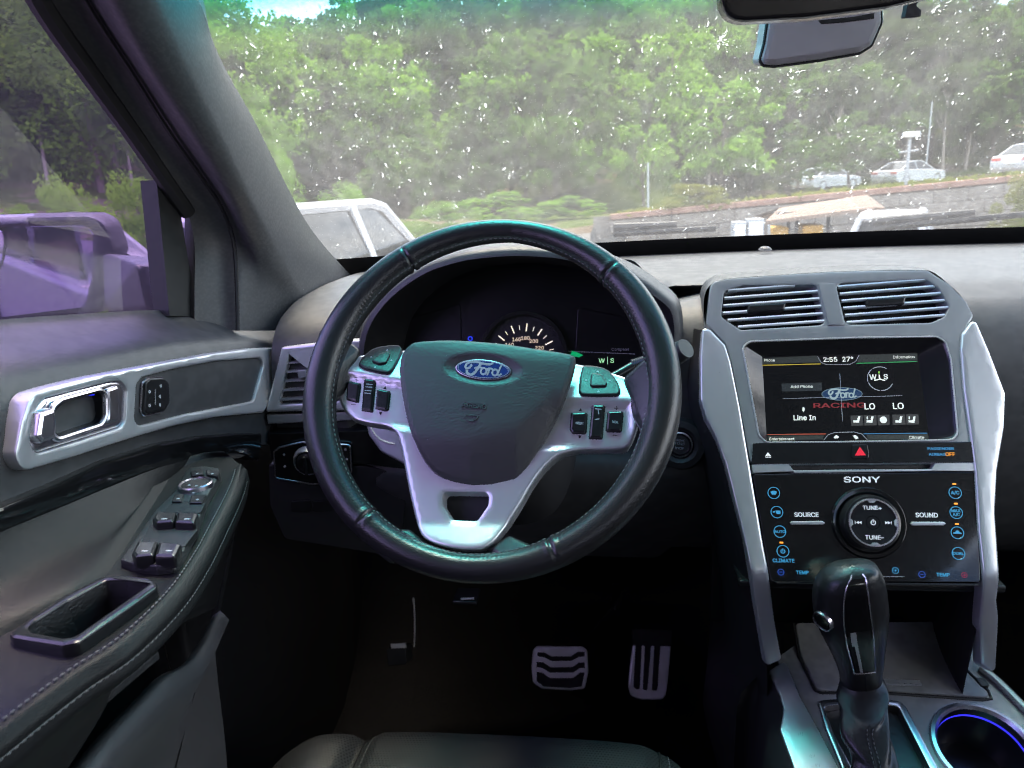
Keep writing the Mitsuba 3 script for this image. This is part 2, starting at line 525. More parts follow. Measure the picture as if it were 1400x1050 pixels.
def leaf_bsdf(name, c0, c1):
    def fn(p, n, uv):
        return mix(c0, c1, noise(p.x * 1.3, p.y * 1.3, p.z * 1.3))
    scene[name] = {'type': 'principledthin', 'base_color': proc(fn), 'roughness': 0.6, 'diff_trans': 0.9, 'spec_trans': 0.0, 'eta': 1.35}


leaf_bsdf('leaf_bright', (0.11, 0.22, 0.022), (0.20, 0.33, 0.042))
leaf_bsdf('leaf_olive', (0.058, 0.115, 0.020), (0.115, 0.185, 0.036))
leaf_bsdf('leaf_dark', (0.032, 0.058, 0.018), (0.075, 0.10, 0.032))
leaf_bsdf('leaf_yellow', (0.12, 0.15, 0.022), (0.22, 0.22, 0.04))
scene['mat_bark'] = two({'type': 'diffuse', 'reflectance': rgb((0.11, 0.085, 0.07))})
scene['mat_bark_pale'] = two({'type': 'diffuse', 'reflectance': rgb((0.26, 0.22, 0.19))})


def leaf_quads(c, size, r):
    n = len(c)
    a = r.normal(size=(n, 3)); a /= np.linalg.norm(a, axis=1, keepdims=True)
    nrm = r.normal(size=(n, 3)) + [0, 0, 0.9]
    b = np.cross(nrm, a); b /= np.linalg.norm(b, axis=1, keepdims=True)
    s = size * r.uniform(0.6, 1.3, (n, 1))
    v = np.stack([c - a * s, c + b * s * 0.55, c + a * s, c - b * s * 0.55], 1).reshape(-1, 3)
    k = np.arange(n)[:, None] * 4
    return mk(v, np.vstack([k + [0, 1, 2], k + [0, 2, 3]]))


def clump_points(r, centers, radii, per):
    out = []
    for c, q in zip(centers, radii):
        d = r.normal(size=(per, 3)); d /= np.linalg.norm(d, axis=1, keepdims=True)
        out.append(c + d * q * r.uniform(0.55, 1.05, (per, 1)) * [1, 1, 0.8])
    return np.vstack(out)


def tree_group(name, seed, leaf, bark, kind):
    """a unit tree, 1 m tall: trunk with limbs, crown of leaf clumps"""
    r = np.random.default_rng(seed)
    fine = seed >= 70
    lo, cz, cw, nc, per, size = {'broad': (0.22, 0.60, 0.34, 26, 75, 0.030), 'pine': (0.45, 0.78, 0.22, 20, 75, 0.026), 'shrub': (0.05, 0.5, 0.50, 22, 80, 0.045)}[kind]
    if fine:
        nc, per, size = int(nc * 1.6), per * 4, size * 0.34
    cs, qs = [], []
    for _ in range(nc):
        z = r.uniform(lo + 0.08, 0.93)
        t = (z - lo) / (1 - lo)
        w = cw * (1.15 * math.sin(PI * min(0.92, 0.25 + 0.7 * t)))
        a, d = r.uniform(0, 2 * PI), math.sqrt(r.uniform(0.05, 1)) * w
        cs.append([d * math.cos(a), d * math.sin(a), z]); qs.append(r.uniform(0.07, 0.14) * (1.3 if kind == 'shrub' else 1))
    crown = leaf_quads(clump_points(r, cs, qs, per), size, r)
    bend = r.normal(size=2) * 0.02
    tr = [np.array([bend[0] * math.sin(3 * z), bend[1] * math.sin(2.4 * z), z]) for z in np.linspace(-0.03, 0.86, 7)]
    parts = [tube(tr, np.linspace(0.018, 0.004, 7), 6)]
    for c in cs[:9]:
        z0 = max(lo * 0.7, c[2] - 0.2)
        p0 = np.array([bend[0] * math.sin(3 * z0), bend[1] * math.sin(2.4 * z0), z0])
        parts.append(tube([p0, (p0 + np.array(c)) / 2 + [0, 0, 0.02], c], [0.007, 0.005, 0.002], 5))
    scene[name] = {'type': 'shapegroup', 'trunk': mikit.ply(cat_(parts), bark, smooth=True), 'crown': mikit.ply(crown, leaf)}
    return name


GROUPS = {'bright': [tree_group(f'source_bright_{i}', 10 + i, 'leaf_bright', 'mat_bark', 'broad') for i in range(2)],
          'olive': [tree_group(f'source_olive_{i}', 20 + i, 'leaf_olive', 'mat_bark', 'broad') for i in range(2)],
          'dark': [tree_group(f'source_dark_{i}', 30 + i, 'leaf_dark', 'mat_bark', 'broad') for i in range(1)],
          'pine': [tree_group(f'source_pine_{i}', 40 + i, 'leaf_dark', 'mat_bark_pale', 'pine') for i in range(2)],
          'shrub': [tree_group(f'source_shrub_{i}', 50 + i, 'leaf_bright', 'mat_bark', 'shrub') for i in range(2)],
          'yellow': [tree_group('source_yellow_0', 60, 'leaf_yellow', 'mat_bark', 'shrub')],
          'near_olive': [tree_group(f'source_near_olive_{i}', 70 + i, 'leaf_olive', 'mat_bark', 'broad') for i in range(2)],
          'near_pine': [tree_group(f'source_near_pine_{i}', 74 + i, 'leaf_dark', 'mat_bark_pale', 'pine') for i in range(2)],
          'near_shrub': [tree_group(f'source_near_shrub_{i}', 78 + i, 'leaf_bright', 'mat_bark', 'shrub') for i in range(2)],
          'near_yellow': [tree_group('source_near_yellow_0', 81, 'leaf_yellow', 'mat_bark', 'shrub')]}


def put(key, kind, x, y, h, w=1.0, z=None, rz=None):
    g = GROUPS[kind][int(rng.integers(len(GROUPS[kind])))]
    z = float(ground_z(x, y)) if z is None else z
    rz = rng.uniform(0, 360) if rz is None else rz
    scene[key] = {'type': 'instance', 'to_world': T().translate([x, y, z - 0.02 * h]).rotate([0, 0, 1], rz).scale([h * w, h * w, h]), 'group': {'type': 'ref', 'id': g}}


n = 0
for r_ in np.arange(47, 124, 3.6):
    for az in np.arange(-0.98, 0.66, 4.1 / r_):
        a, rr = az + rng.normal() * 0.35 * 4.1 / r_, r_ + rng.normal() * 1.1
        x, y = rr * math.sin(a), rr * math.cos(a)
        if x > -1 and y < 58:
            continue
        u = meshkit.noise(np.array([x * 0.06, y * 0.06, 3.0]))
        right = a > 0.12
        kind = rng.choice(['olive', 'bright', 'dark', 'pine'], p=[0.28, 0.07, 0.30, 0.35] if right or u < 0.40 else [0.40, 0.36, 0.11, 0.13])
        n += 1
        put(f'forest__{n:03d}', str(kind), x, y, rng.uniform(6.5, 10.5), rng.uniform(0.9, 1.2))
for r_ in np.arange(29, 47, 3.4):                                     # the wood comes nearer beyond the left bank
    for az in np.arange(-1.0, -0.56, 3.4 / r_):
        a, rr = az + rng.normal() * 0.05, r_ + rng.normal()
        n += 1
        put(f'forest__{n:03d}', str(rng.choice(['near_olive', 'near_pine', 'near_shrub'], p=[0.48, 0.22, 0.30])), rr * math.sin(a), rr * math.cos(a), rng.uniform(5, 9.0), rng.uniform(0.9, 1.2))
for i in range(14):                                                   # trees behind the car, seen in the door mirror
    n += 1
    put(f'forest__{n:03d}', 'near_olive' if i % 2 else 'olive', -9.0 + 0.9 * i + rng.normal() * 0.5, -22 + rng.normal() * 2, rng.uniform(5, 8), 1.1)
tag('forest', 'dense mixed wood covering the hillside behind the lot', None, None, 'stuff')


def tree_at(key, kind, px, top, y, wpx, label, cat='tree'):
    b = at(px, top, y=y)
    z = float(ground_z(b[0], b[1]))
    h = max(b[2] - z, 0.9)
    q = at(px + wpx, top, y=y)
    w = abs(q[0] - b[0]) / h
    k = key_of(key)
    put(k, 'near_' + kind if y < 30 and 'near_' + kind in GROUPS else kind, b[0], b[1], h, w / (0.95 if kind in ('shrub', 'yellow') else 0.78), z)
    labels[k] = {'label': label, 'category': cat}


tree_at('broadleaf_tree', 'bright', 985, 105, 44, 190, 'tall bright green tree right of the mirror stem, behind the wall')
tree_at('broadleaf_tree', 'bright', 880, 165, 43, 120, 'bright green tree standing left of the tallest bright one')
tree_at('broadleaf_tree', 'bright', 760, 150, 45, 150, 'bright green tree at the foot of the hill above the steering wheel')
tree_at('broadleaf_tree', 'olive', 640, 175, 44, 130, 'olive tree left of the bright ones above the steering wheel')
tree_at('broadleaf_tree', 'olive', 1168, 150, 48, 110, 'olive tree behind the silver car on the terrace')
tree_at('broadleaf_tree', 'olive', 1095, 190, 47, 80, 'small olive tree between the bright tree and the silver car')
tree_at('broadleaf_tree', 'olive', 545, 180, 40, 130, 'olive tree at the hill foot near the left pillar')
tree_at('shrub', 'shrub', 378, 200, 17, 60, 'light green shrub beside the windscreen pillar, above the grey van', 'shrub')
tree_at('shrub', 'shrub', 470, 250, 20, 80, 'green shrub behind the roof of the grey van', 'shrub')
tree_at('shrub', 'shrub', 690, 262, 30, 120, 'wide green shrub on the bank above the wheel rim', 'shrub')
tree_at('shrub', 'shrub', 610, 275, 27, 90, 'green shrub left of the wide one on the bank', 'shrub')
tree_at('shrub', 'shrub', 785, 278, 31, 80, 'green shrub at the left end of the retaining wall', 'shrub')
tree_at('shrub', 'yellow', 1396, 236, 22, 75, 'yellow green shrub in front of the wall at the right edge', 'shrub')
tree_at('shrub', 'yellow', 945, 260, 25.9, 95, 'mound of yellow green grass on top of the wall', 'grass')
tree_at('shrub', 'shrub', 60, 232, 15, 110, 'tall green shrub above the door mirror', 'shrub')
tree_at('shrub', 'shrub', 175, 228, 17, 110, 'tall green shrub close to the window frame beside the mirror', 'shrub')
tree_at('shrub', 'shrub', 5, 268, 13, 90, 'low green shrub at the left edge above the mirror', 'shrub')
tree_at('shrub', 'shrub', 120, 262, 13.5, 90, 'low green shrub just above the mirror housing', 'shrub')
tree_at('pine_tree', 'pine', 20, 40, 24, 130, 'tall pine with a bare trunk at the left edge of the side window', 'tree')
tree_at('pine_tree', 'pine', 150, 90, 25, 110, 'tall pine with a bare pale trunk in the middle of the side window', 'tree')
tree_at('pine_tree', 'pine', 192, 120, 22, 80, 'pine with a bare trunk next to the window frame', 'tree')

# retaining wall with its reddish coping, block by block
scene['mat_wall'] = two({'type': 'diffuse', 'reflectance': dusty((0.18, 0.16, 0.14), (0.25, 0.225, 0.20), 6)})
scene['mat_coping'] = two({'type': 'diffuse', 'reflectance': dusty((0.23, 0.13, 0.10), (0.30, 0.19, 0.15), 5)})
thing('retaining_wall', 'long grey block retaining wall with a reddish coping across the lot', 'wall')
obj('retaining_wall__core', box((19.6, 25.19, -0.55), (40.2, 0.10, 1.6)), 'mat_wall', smooth=False)
blocks = [mikit.ply(rbox((-0.495, -0.10, -0.195), (0.495, 0.10, 0.195), 0.02), 'mat_wall', smooth=25) for _ in range(1)]
for j in range(4):
    for i in range(23):
        x = 0.05 + i * 1.0 + 0.5 * (j % 2)
        z = 0.22 + 0.05 * x - 0.30 - 0.40 * j
        scene[key_of('retaining_wall__block')] = {**blocks[0], 'to_world': T().translate([x + 0.5, 25.06 + 0.012 * rng.normal(), z]).rotate([0, 1, 0], -2.86)}
cop = mikit.ply(rbox((-0.99, -0.16, -0.09), (0.99, 0.16, 0.09), 0.02), 'mat_coping', smooth=25)
for i in range(12):
    x = 0.05 + i * 2.0 + 1.0
    scene[key_of('retaining_wall__coping')] = {**cop, 'to_world': T().translate([x, 25.08, 0.22 + 0.05 * x]).rotate([0, 1, 0], -2.86)}

# rough grass along the wall top
r = np.random.default_rng(3)
c = np.column_stack([r.uniform(0.3, 24, 2600), r.normal(26.1, 0.5, 2600), np.zeros(2600)])
c = c[meshkit.noise(np.column_stack([c[:, 0] * 0.5, c[:, 1] * 0.4, c[:, 2]])) > 0.42]
c[:, 2] = ground_z(c[:, 0], np.maximum(c[:, 1], 25.3)) + r.uniform(0.0, 0.22, len(c))
obj('grass', leaf_quads(c, 0.10, r), 'leaf_yellow', smooth=False, kind='stuff', label='rough yellow green grass along the top of the wall')


def parked_car(key, x, y, z, rz, L, W, H, paint, label, kind='sedan', group=None):
    """body, glasshouse, roof, four wheels with rims, lamps; built nose along +x"""
    M = lambda m: mk(np.asarray(m.vertices) @ np.array([[math.cos(rz), math.sin(rz), 0], [-math.sin(rz), math.cos(rz), 0], [0, 0, 1]]) + [x, y, z], m.faces)
    k = key_of(key)
    labels[k] = {'label': label, 'category': 'van' if kind == 'van' else 'car'}
    belt = 0.60 * H if kind != 'van' else 0.55 * H
    if kind == 'sedan':
        prof = [(-0.5, 0.28), (-0.505, 0.45), (-0.49, 0.60), (-0.46, 0.645), (-0.30, 0.66), (0.18, 0.63), (0.40, 0.57), (0.48, 0.47), (0.50, 0.30), (0.47, 0.17), (-0.47, 0.17)]
        house = [(-0.40, 0.645), (-0.22, 0.95), (-0.10, 0.995), (0.05, 0.985), (0.24, 0.63)]
    else:
        prof = [(-0.5, 0.20), (-0.505, 0.40), (-0.50, 0.58), (0.20, 0.56), (0.42, 0.50), (0.49, 0.40), (0.50, 0.20), (0.47, 0.12), (-0.47, 0.12)]
        house = [(-0.49, 0.57), (-0.45, 0.95), (-0.40, 0.995), (0.02, 0.99), (0.10, 0.95), (0.26, 0.55)]
    body = []
    for s, dz in ((-1.0, 0.0), (-0.97, 0.0), (-0.86, 0.012), (-0.4, 0.02), (0.4, 0.02), (0.86, 0.012), (0.97, 0.0), (1.0, 0.0)):
        sc_ = 0.955 if abs(s) == 1 else 1.0
        body.append([(px * L * sc_, s * W / 2, (0.4 + (pz - 0.4) * sc_ + (dz if pz > 0.5 else 0)) * H) for px, pz in dense(np.array(prof), 0.06)])
    g = grid(np.array(body), close_v=True)
    side = np.array(body[0])
    end = lambda S: mk(S, np.asarray(mapbox_earcut.triangulate_float64(S[:, [0, 2]].copy(), np.array([len(S)], np.uint32))).reshape(-1, 3).astype(int))
    obj(f'{k}__body', M(cat_([g, end(np.array(body[0])), end(np.array(body[-1]))])), paint, smooth=40)
    hp = dense(np.array(house), 0.05)
    zt = max(p[1] for p in house)
    hs = []
    for s in (-1, -0.5, 0, 0.5, 1):
        hs.append([(px * L, s * (W / 2 * (0.93 - 0.24 * max(0, (pz - 0.62) / 0.38))), (pz + 0.01 * (1 - s * s)) * H) for px, pz in hp])
    obj(f'{k}__window', M(cat_([grid(np.array(hs), close_v=True), end(np.array(hs[0])), end(np.array(hs[-1]))])), 'mat_carglass', smooth=40)
    rf = [p for p in hp if p[1] > zt - 0.075]
    rs = []
    for s in (-1.03, -0.6, 0, 0.6, 1.03):
        rs.append([(px * L, s * (W / 2 * (0.93 - 0.24 * max(0, (pz - 0.62) / 0.38))), (pz + 0.012 * (1 - s * s)) * H + 0.012) for px, pz in rf])
    pil = []
    for s in (-1, 1):
        for (a, b) in ((house[0], house[1]), (house[-1], house[-2]), ((-0.08, belt / H), (-0.10, zt))):
            q = [np.array([p[0] * L, s * (W / 2 * (0.935 - 0.24 * max(0, (p[1] - 0.62) / 0.38))), p[1] * H]) for p in (a, b)]
            pil.append(tube(q, 0.035 if kind == 'sedan' else 0.08, 6))
    for s in (-1, 1):
        pil.append(tube([(px * L, s * W / 2 * (0.93 - 0.24 * max(0, (pz - 0.62) / 0.38)), pz * H) for px, pz in rf], 0.03 if kind == 'sedan' else 0.075, 6))
    if kind == 'van':
        pil += [tube([(p[0] * L, -W * 0.36, p[1] * H), (p[0] * L, W * 0.36, p[1] * H)], 0.07, 6) for p in (rf[0], rf[-1])]
    obj(f'{k}__roof', M(cat_([grid(np.array(rs)), *pil])), paint, smooth=40)
    wr = 0.23 * H if kind == 'sedan' else 0.18 * H
    for px in (-0.31, 0.32):
        for s in (-1, 1):
            fr = Frame((px * L, s * (W / 2 - 0.005), wr), (0, s, 0))
            t = cat_([ring_mesh(fr, 0, 0, [(wr * 0.62, 0.0), (wr * 0.95, 0.012), (wr, -0.02), (wr, -0.17)], 28), ring_mesh(fr, 0, 0, [(wr * 1.13, 0.003), (wr * 0.99, 0.003)], 28)])
            wk = obj(f'{k}__wheel', M(t), 'mat_rubber')
            sp = [fr.mesh(box((0.5 * wr * 0.6 * math.cos(a), 0.5 * wr * 0.6 * math.sin(a), 0.004), (wr * 0.6, 0.05, 0.012), 0).apply_transform(np.eye(4))) for a in ()]
            ri = ring_mesh(fr, 0, 0, [(0.001, 0.01), (wr * 0.25, 0.01), (wr * 0.5, -0.005), (wr * 0.62, 0.006)], 28)
            obj(f'{wk}__rim', M(ri), 'mat_paint_silver')
    for s in (-1, 1):
        obj(f'{k}__tail_lamp', M(rbox((-0.503 * L, s * W * 0.36 - 0.2, 0.50 * H), (-0.47 * L, s * W * 0.36 + 0.2, 0.60 * H), 0.02)), 'mat_lamp')
        obj(f'{k}__headlight', M(rbox((0.44 * L, s * W * 0.36 - 0.2, 0.43 * H), (0.497 * L, s * W * 0.36 + 0.16, 0.52 * H), 0.02)), 'mat_headlamp')
    obj(f'{k}__number_plate', M(rbox((-0.515 * L, -0.26, 0.40 * H), (-0.50 * L, 0.26, 0.48 * H), 0.006)), 'mat_white')
    return k


def ground_at(px, py, y):
    q = at(px, py, y=y)
    return q


q = ground_at(1129, 263, 52); parked_car('parked_car', q[0], q[1], max(q[2], float(ground_z(q[0], q[1]))), math.radians(36), 4.6, 1.82, 1.45, 'mat_paint_silver', 'silver saloon car parked on the terrace above the canopy')
q = ground_at(1241, 253, 51); parked_car('parked_car', q[0], q[1], max(q[2], float(ground_z(q[0], q[1]))), math.radians(34), 4.7, 1.84, 1.46, 'mat_paint', 'white saloon car parked on the terrace behind the lamp post')
q = ground_at(1418, 240, 38); parked_car('parked_car', q[0], q[1], q[2], math.radians(35), 4.5, 1.82, 1.46, 'mat_paint', 'white car at the right edge, half hidden behind the shrub')
q = ground_at(1219, 364, 21); parked_car('parked_van', q[0], q[1], q[2], math.radians(66), 4.6, 1.75, 1.48, 'mat_paint', 'white people carrier below the wall, right of the canopy', 'van')
q = at(448, 279, y=9.8); parked_car('parked_van', q[0] - 0.1, q[1], q[2] - 1.72, math.radians(82), 4.5, 1.9, 1.72, 'mat_paint', 'white van with dark windows parked ahead, beside the left pillar', 'van')

# canopy shed with a yellow machine and grey cabinets
scene['mat_canopy'] = pbr((0.20, 0.14, 0.105), 0.85)
scene['mat_yellow'] = pbr((0.50, 0.26, 0.02), 0.5)
scene['mat_grey'] = pbr((0.30, 0.31, 0.32), 0.6)
thing('canopy_shed', 'open shed with a pale tan pitched canopy in front of the wall', 'shed')
Y = 21.0
e0, e1, p0, p1 = at(1047, 302, y=Y), at(1196, 283, y=Y), at(1066, 284, y=Y + 1.0), at(1186, 266, y=Y + 1.0)
e2, e3 = e0 + [0.1, 2.2, 0.0], at(1210, 284, y=Y + 2.2)
rf = []
for A, B in ((e0, p0), (p0, e2)):
    P = np.array([[A + (B - A) * t + ((e1 if A is e0 else p1) - A) * 0 for t in (0, 1)]])
top = mk(np.array([e0, e1, p1, p0, e2, e3]), [[0, 1, 2], [0, 2, 3], [3, 2, 5], [3, 5, 4]])
low = mk(np.asarray(top.vertices) - [0, 0, 0.06], top.faces)
val = mk(np.array([e0, e1, e1 - [0, 0, 0.10], e0 - [0, 0, 0.10]]) - [0, 0.004, 0], [[0, 1, 2], [0, 2, 3]])
obj('canopy_shed__canopy', cat_([top, low, val]), 'mat_canopy', smooth=False)
obj('canopy_shed__gable', mk(np.array([e1, p1, e3]) + [0.01, 0, -0.01], [[0, 1, 2]]), 'mat_canopy', smooth=False)
for q in (e0 + [0.1, 0.05, 0], e1 + [-0.1, 0.05, 0], e2 + [0.1, 0, 0], e3 - [0.1, 0.05, 0]):
    zg = float(ground_z(q[0], q[1]))
    obj('canopy_shed__post', box((q[0], q[1], (q[2] + zg) / 2 - 0.03), (0.07, 0.07, q[2] - zg - 0.06)), 'mat_grey', smooth=False)
q = at(1080, 318, y=Y + 0.8)
thing('forklift', 'yellow and black machine parked under the tan canopy', 'machine')
fx, fy, fz = q[0], q[1], float(ground_z(q[0], q[1]))
obj('forklift__body', cat_([rbox((fx - 0.55, fy - 0.4, fz + 0.25), (fx - 0.12, fy + 0.4, fz + 1.28), 0.05), rbox((fx + 0.25, fy - 0.4, fz + 0.25), (fx + 0.80, fy + 0.4, fz + 1.30), 0.05), rbox((fx - 0.2, fy - 0.35, fz + 0.25), (fx + 0.3, fy + 0.35, fz + 0.8), 0.05)]), 'mat_yellow')
obj('forklift__mast', cat_([box((fx - 0.02 + d, fy - 0.3, fz + 0.9), (0.07, 0.09, 1.5)) for d in (-0.1,)]), 'mat_rubber', smooth=False)
obj('forklift__mast_rail', box((fx + 0.10, fy - 0.3, fz + 0.9), (0.07, 0.09, 1.5)), 'mat_rubber', smooth=False)
obj('forklift__rear_post', box((fx + 0.93, fy - 0.3, fz + 0.9), (0.07, 0.09, 1.5)), 'mat_rubber', smooth=False)
obj('forklift__roof_guard', rbox((fx - 0.45, fy - 0.4, fz + 1.62), (fx + 0.75, fy + 0.4, fz + 1.68), 0.02), 'mat_rubber')
for d in (-0.4, 0.4):
    obj('forklift__wheel', ring_mesh(Frame((fx + d, fy - 0.42, fz + 0.22), (0, -1, 0)), 0, 0, [(0.001, 0.01), (0.12, 0.01), (0.2, 0.02), (0.22, -0.02), (0.22, -0.15)], 20), 'mat_rubber')
for i, (px, py, wd, hh, lb) in enumerate(((1012, 306, 0.34, 0.9, 'grey cabinet at the left end of the canopy, farther from it'), (1034, 302, 0.42, 1.0, 'grey cabinet standing right against the canopy'))):
    q = at(px, py, y=Y - 0.3)
    k = thing(key_of('cabinet') if i == 0 else 'cabinet_001', lb, 'cabinet')
    zg = float(ground_z(q[0], q[1]))
    obj(f'{k}__case', rbox((q[0] - wd / 2, q[1], zg), (q[0] + wd / 2, q[1] + 0.5, q[2] + 0.05), 0.02), 'mat_grey')
    obj(f'{k}__door', rbox((q[0] - wd / 2 + 0.03, q[1] - 0.015, zg + 0.1), (q[0] + wd / 2 - 0.03, q[1] - 0.002, q[2] - 0.02), 0.005), 'mat_white')


def pole(key, px, top, bot, y, rad, label, cat, lamp=False):
    a, b = at(px, top, y=y), at(px, bot, y=y)
    z0 = min(b[2], float(ground_z(b[0], y)))
    k = thing(key_of(key), label, cat)
    obj(f'{k}__post', tube([[b[0], y, z0], [b[0], y, a[2]]], [rad, rad * 0.8], 10), 'mat_grey')
    if lamp:
        obj(f'{k}__lamp_head', rbox((b[0] - 0.22, y - 0.16, a[2] - 0.05), (b[0] + 0.26, y + 0.1, a[2] + 0.12), 0.04), 'mat_white')
        obj(f'{k}__bracket', tube([[b[0] - 0.3, y, a[2] - 0.5], [b[0] + 0.3, y, a[2] - 0.45]], 0.03, 8), 'mat_grey')


pole('lamp_post', 1237, 186, 268, 26.2, 0.055, 'grey lamp post in front of the white saloon car on the terrace', 'lamp post', True)
pole('utility_pole', 1266, 140, 228, 56, 0.06, 'tall thin pole among the trees right of the lamp post', 'pole')
pole('utility_pole', 886, 222, 262, 30, 0.05, 'short pole left of the yellow grass mound', 'pole')
# ================================================================== THE CAR: shell, windscreen, pillar
EM = 1 / 2 ** exposure


def ws_point(s, t, lift=0.0):
    """the windscreen's outer skin: s across (0 left), t up the slope"""
    bow = 1 - (2 * s - 1) ** 2
    a = np.stack([-0.575 + 1.71 * s, 1.385 + 0.17 * bow, 1.343 + 0 * s], -1)
    b = np.stack([-0.457 + 1.474 * s, 0.68 + 0.11 * bow, 1.815 + 0.014 * bow], -1)
    p = a + (b - a) * t[..., None]
    p[..., 2] += 0.022 * np.sin(PI * t) + lift * 0.83
    p[..., 1] += -0.006 * np.sin(PI * t) + lift * 0.55
    return p


def ws_patch(s0, s1, t0, t1, ns=60, nt=24, lift=0.0):
    S, Tt = np.meshgrid(np.linspace(s0, s1, ns), np.linspace(t0, t1, nt))
    return grid(ws_point(S, Tt, lift))


thing('windscreen', 'dusty windscreen spattered with pale dried drops', 'windscreen')
obj('windscreen__pane', ws_patch(0, 1, 0.02, 1.0), 'mat_windscreen', smooth=True)
obj('windscreen__shade_band', ws_patch(0, 1, 0.64, 1.0, 60, 10, 0.004), 'mat_tint_teal', smooth=True, label='teal tinted band along the top of the pane')
fr_ = []
obj('windscreen__black_border', cat_([ws_patch(0, 1, -0.02, 0.066, 60, 4, -0.004), ws_patch(0, 0.014, 0, 1, 3, 24, -0.004), ws_patch(0.986, 1, 0, 1, 3, 24, -0.004)]), 'mat_black', smooth=True)
# dried drops: streaked along the slope, as they ran and splashed
r = np.random.default_rng(11)
ico = trimesh.creation.icosphere(0, 1.0)
sp = []
for i in range(2700):
    s, t = r.uniform(0.02, 0.98), r.uniform(0.05, 0.80)
    if meshkit.noise(np.array([s * 7, t * 5, 1.0])) < 0.25 + 0.4 * r.uniform() - 0.15:
        continue
    e = 1e-3
    p = ws_point(np.array([s]), np.array([t]), 0.002)[0]
    du, dv = unit(ws_point(np.array([s + e]), np.array([t]))[0] - ws_point(np.array([s]), np.array([t]))[0]), unit(ws_point(np.array([s]), np.array([t + e]))[0] - ws_point(np.array([s]), np.array([t]))[0])
    w = np.cross(du, dv)
    big = r.uniform() ** 4
    lw = 0.0003 + 0.0010 * big + 0.0004 * r.uniform()
    ll = lw * r.uniform(1.0, 4.2)
    k = r.normal() * 0.3 + (0.5 - s) * 0.5
    d1 = unit(dv + du * k)
    d0 = np.cross(d1, w)
    v = ico.vertices * (1 + 0.25 * r.normal(size=(len(ico.vertices), 1)))
    sp.append(mk(p + v[:, :1] * d0 * lw + v[:, 1:2] * d1 * ll + v[:, 2:] * w * 0.0004, ico.faces))
    if big > 0.35:                                                   # splash specks round the larger ones
        for _ in range(int(r.integers(2, 6))):
            q = p + d0 * r.normal() * 0.006 + d1 * r.normal() * 0.010
            sp.append(mk(q + v[:, :1] * d0 * lw * 0.4 + v[:, 1:2] * d1 * lw * 0.6 + v[:, 2:] * w * 0.0003, ico.faces))
for cx_, cy_, n_, sp_ in ((984, 55, 70, 0.012), (1092, 125, 40, 0.009), (1280, 14, 30, 0.008), (700, 240, 14, 0.006), (1090, 100, 20, 0.006)):
    S_, T_ = np.meshgrid(np.linspace(0, 1, 400), np.linspace(0, 0.9, 300))
    W3 = ws_point(S_, T_) - CAM
    dd = np.hypot(700 + FPX * (W3 @ RIGHT) / (W3 @ FWD) - cx_, 525 - FPX * (W3 @ UP) / (W3 @ FWD) - cy_)
    i_ = np.unravel_index(np.argmin(dd), dd.shape)
    s, t = S_[i_], T_[i_]
    p0_ = ws_point(np.array([s]), np.array([t]), 0.002)[0]
    du, dv = unit(ws_point(np.array([s + 1e-3]), np.array([t]))[0] - ws_point(np.array([s]), np.array([t]))[0]), unit(ws_point(np.array([s]), np.array([t + 1e-3]))[0] - ws_point(np.array([s]), np.array([t]))[0])
    w = np.cross(du, dv)
    for _ in range(n_):
        a_, q_ = r.uniform(0, 2 * PI), sp_ * abs(r.normal())
        d1 = unit(du * math.cos(a_) + dv * math.sin(a_) * 1.8)
        d0 = np.cross(d1, w)
        v = ico.vertices * (1 + 0.3 * r.normal(size=(len(ico.vertices), 1)))
        lw = 0.0003 + 0.0008 * r.uniform() ** 3
        sp.append(mk(p0_ + d1 * q_ + v[:, :1] * d0 * lw + v[:, 1:2] * d1 * lw * r.uniform(1, 4) + v[:, 2:] * w * 0.0003, ico.faces))
scene['mat_speck'] = {'type': 'principledthin', 'base_color': rgb((0.92, 0.92, 0.90)), 'roughness': 0.9, 'diff_trans': 1.3, 'spec_trans': 0.0, 'eta': 1.3}
obj('windscreen__dried_drop', cat_(sp), 'mat_speck', smooth=False, kind='stuff')

# wipers, on the outside of the pane
def ws_at(px, py):
    S_, T_ = np.meshgrid(np.linspace(0, 1, 500), np.linspace(0, 0.9, 400))
    W3 = ws_point(S_, T_) - CAM
    dd = np.hypot(700 + FPX * (W3 @ RIGHT) / (W3 @ FWD) - px, 525 - FPX * (W3 @ UP) / (W3 @ FWD) - py)
    i_ = np.unravel_index(np.argmin(dd), dd.shape)
    return S_[i_], T_[i_]


for i, (a, b, lb) in enumerate(((ws_at(838, 333), ws_at(978, 325), 'dark wiper resting at the pane foot, the one right of the wheel'), (ws_at(1196, 327), ws_at(1430, 305), 'dark wiper at the pane foot near the right edge'))):
    k = thing(key_of('wiper'), lb, 'wiper')
    P = np.array([ws_point(np.array([a[0] + (b[0] - a[0]) * t]), np.array([a[1] + (b[1] - a[1]) * t]), 0.022)[0] for t in np.linspace(0, 1, 9)])
    obj(f'{k}__blade', tube(P, 0.006, 8), 'mat_rubber')
    obj(f'{k}__arm', tube(P[:6] + [0, 0.006, 0.012], np.linspace(0.009, 0.006, 6), 8), 'mat_black')

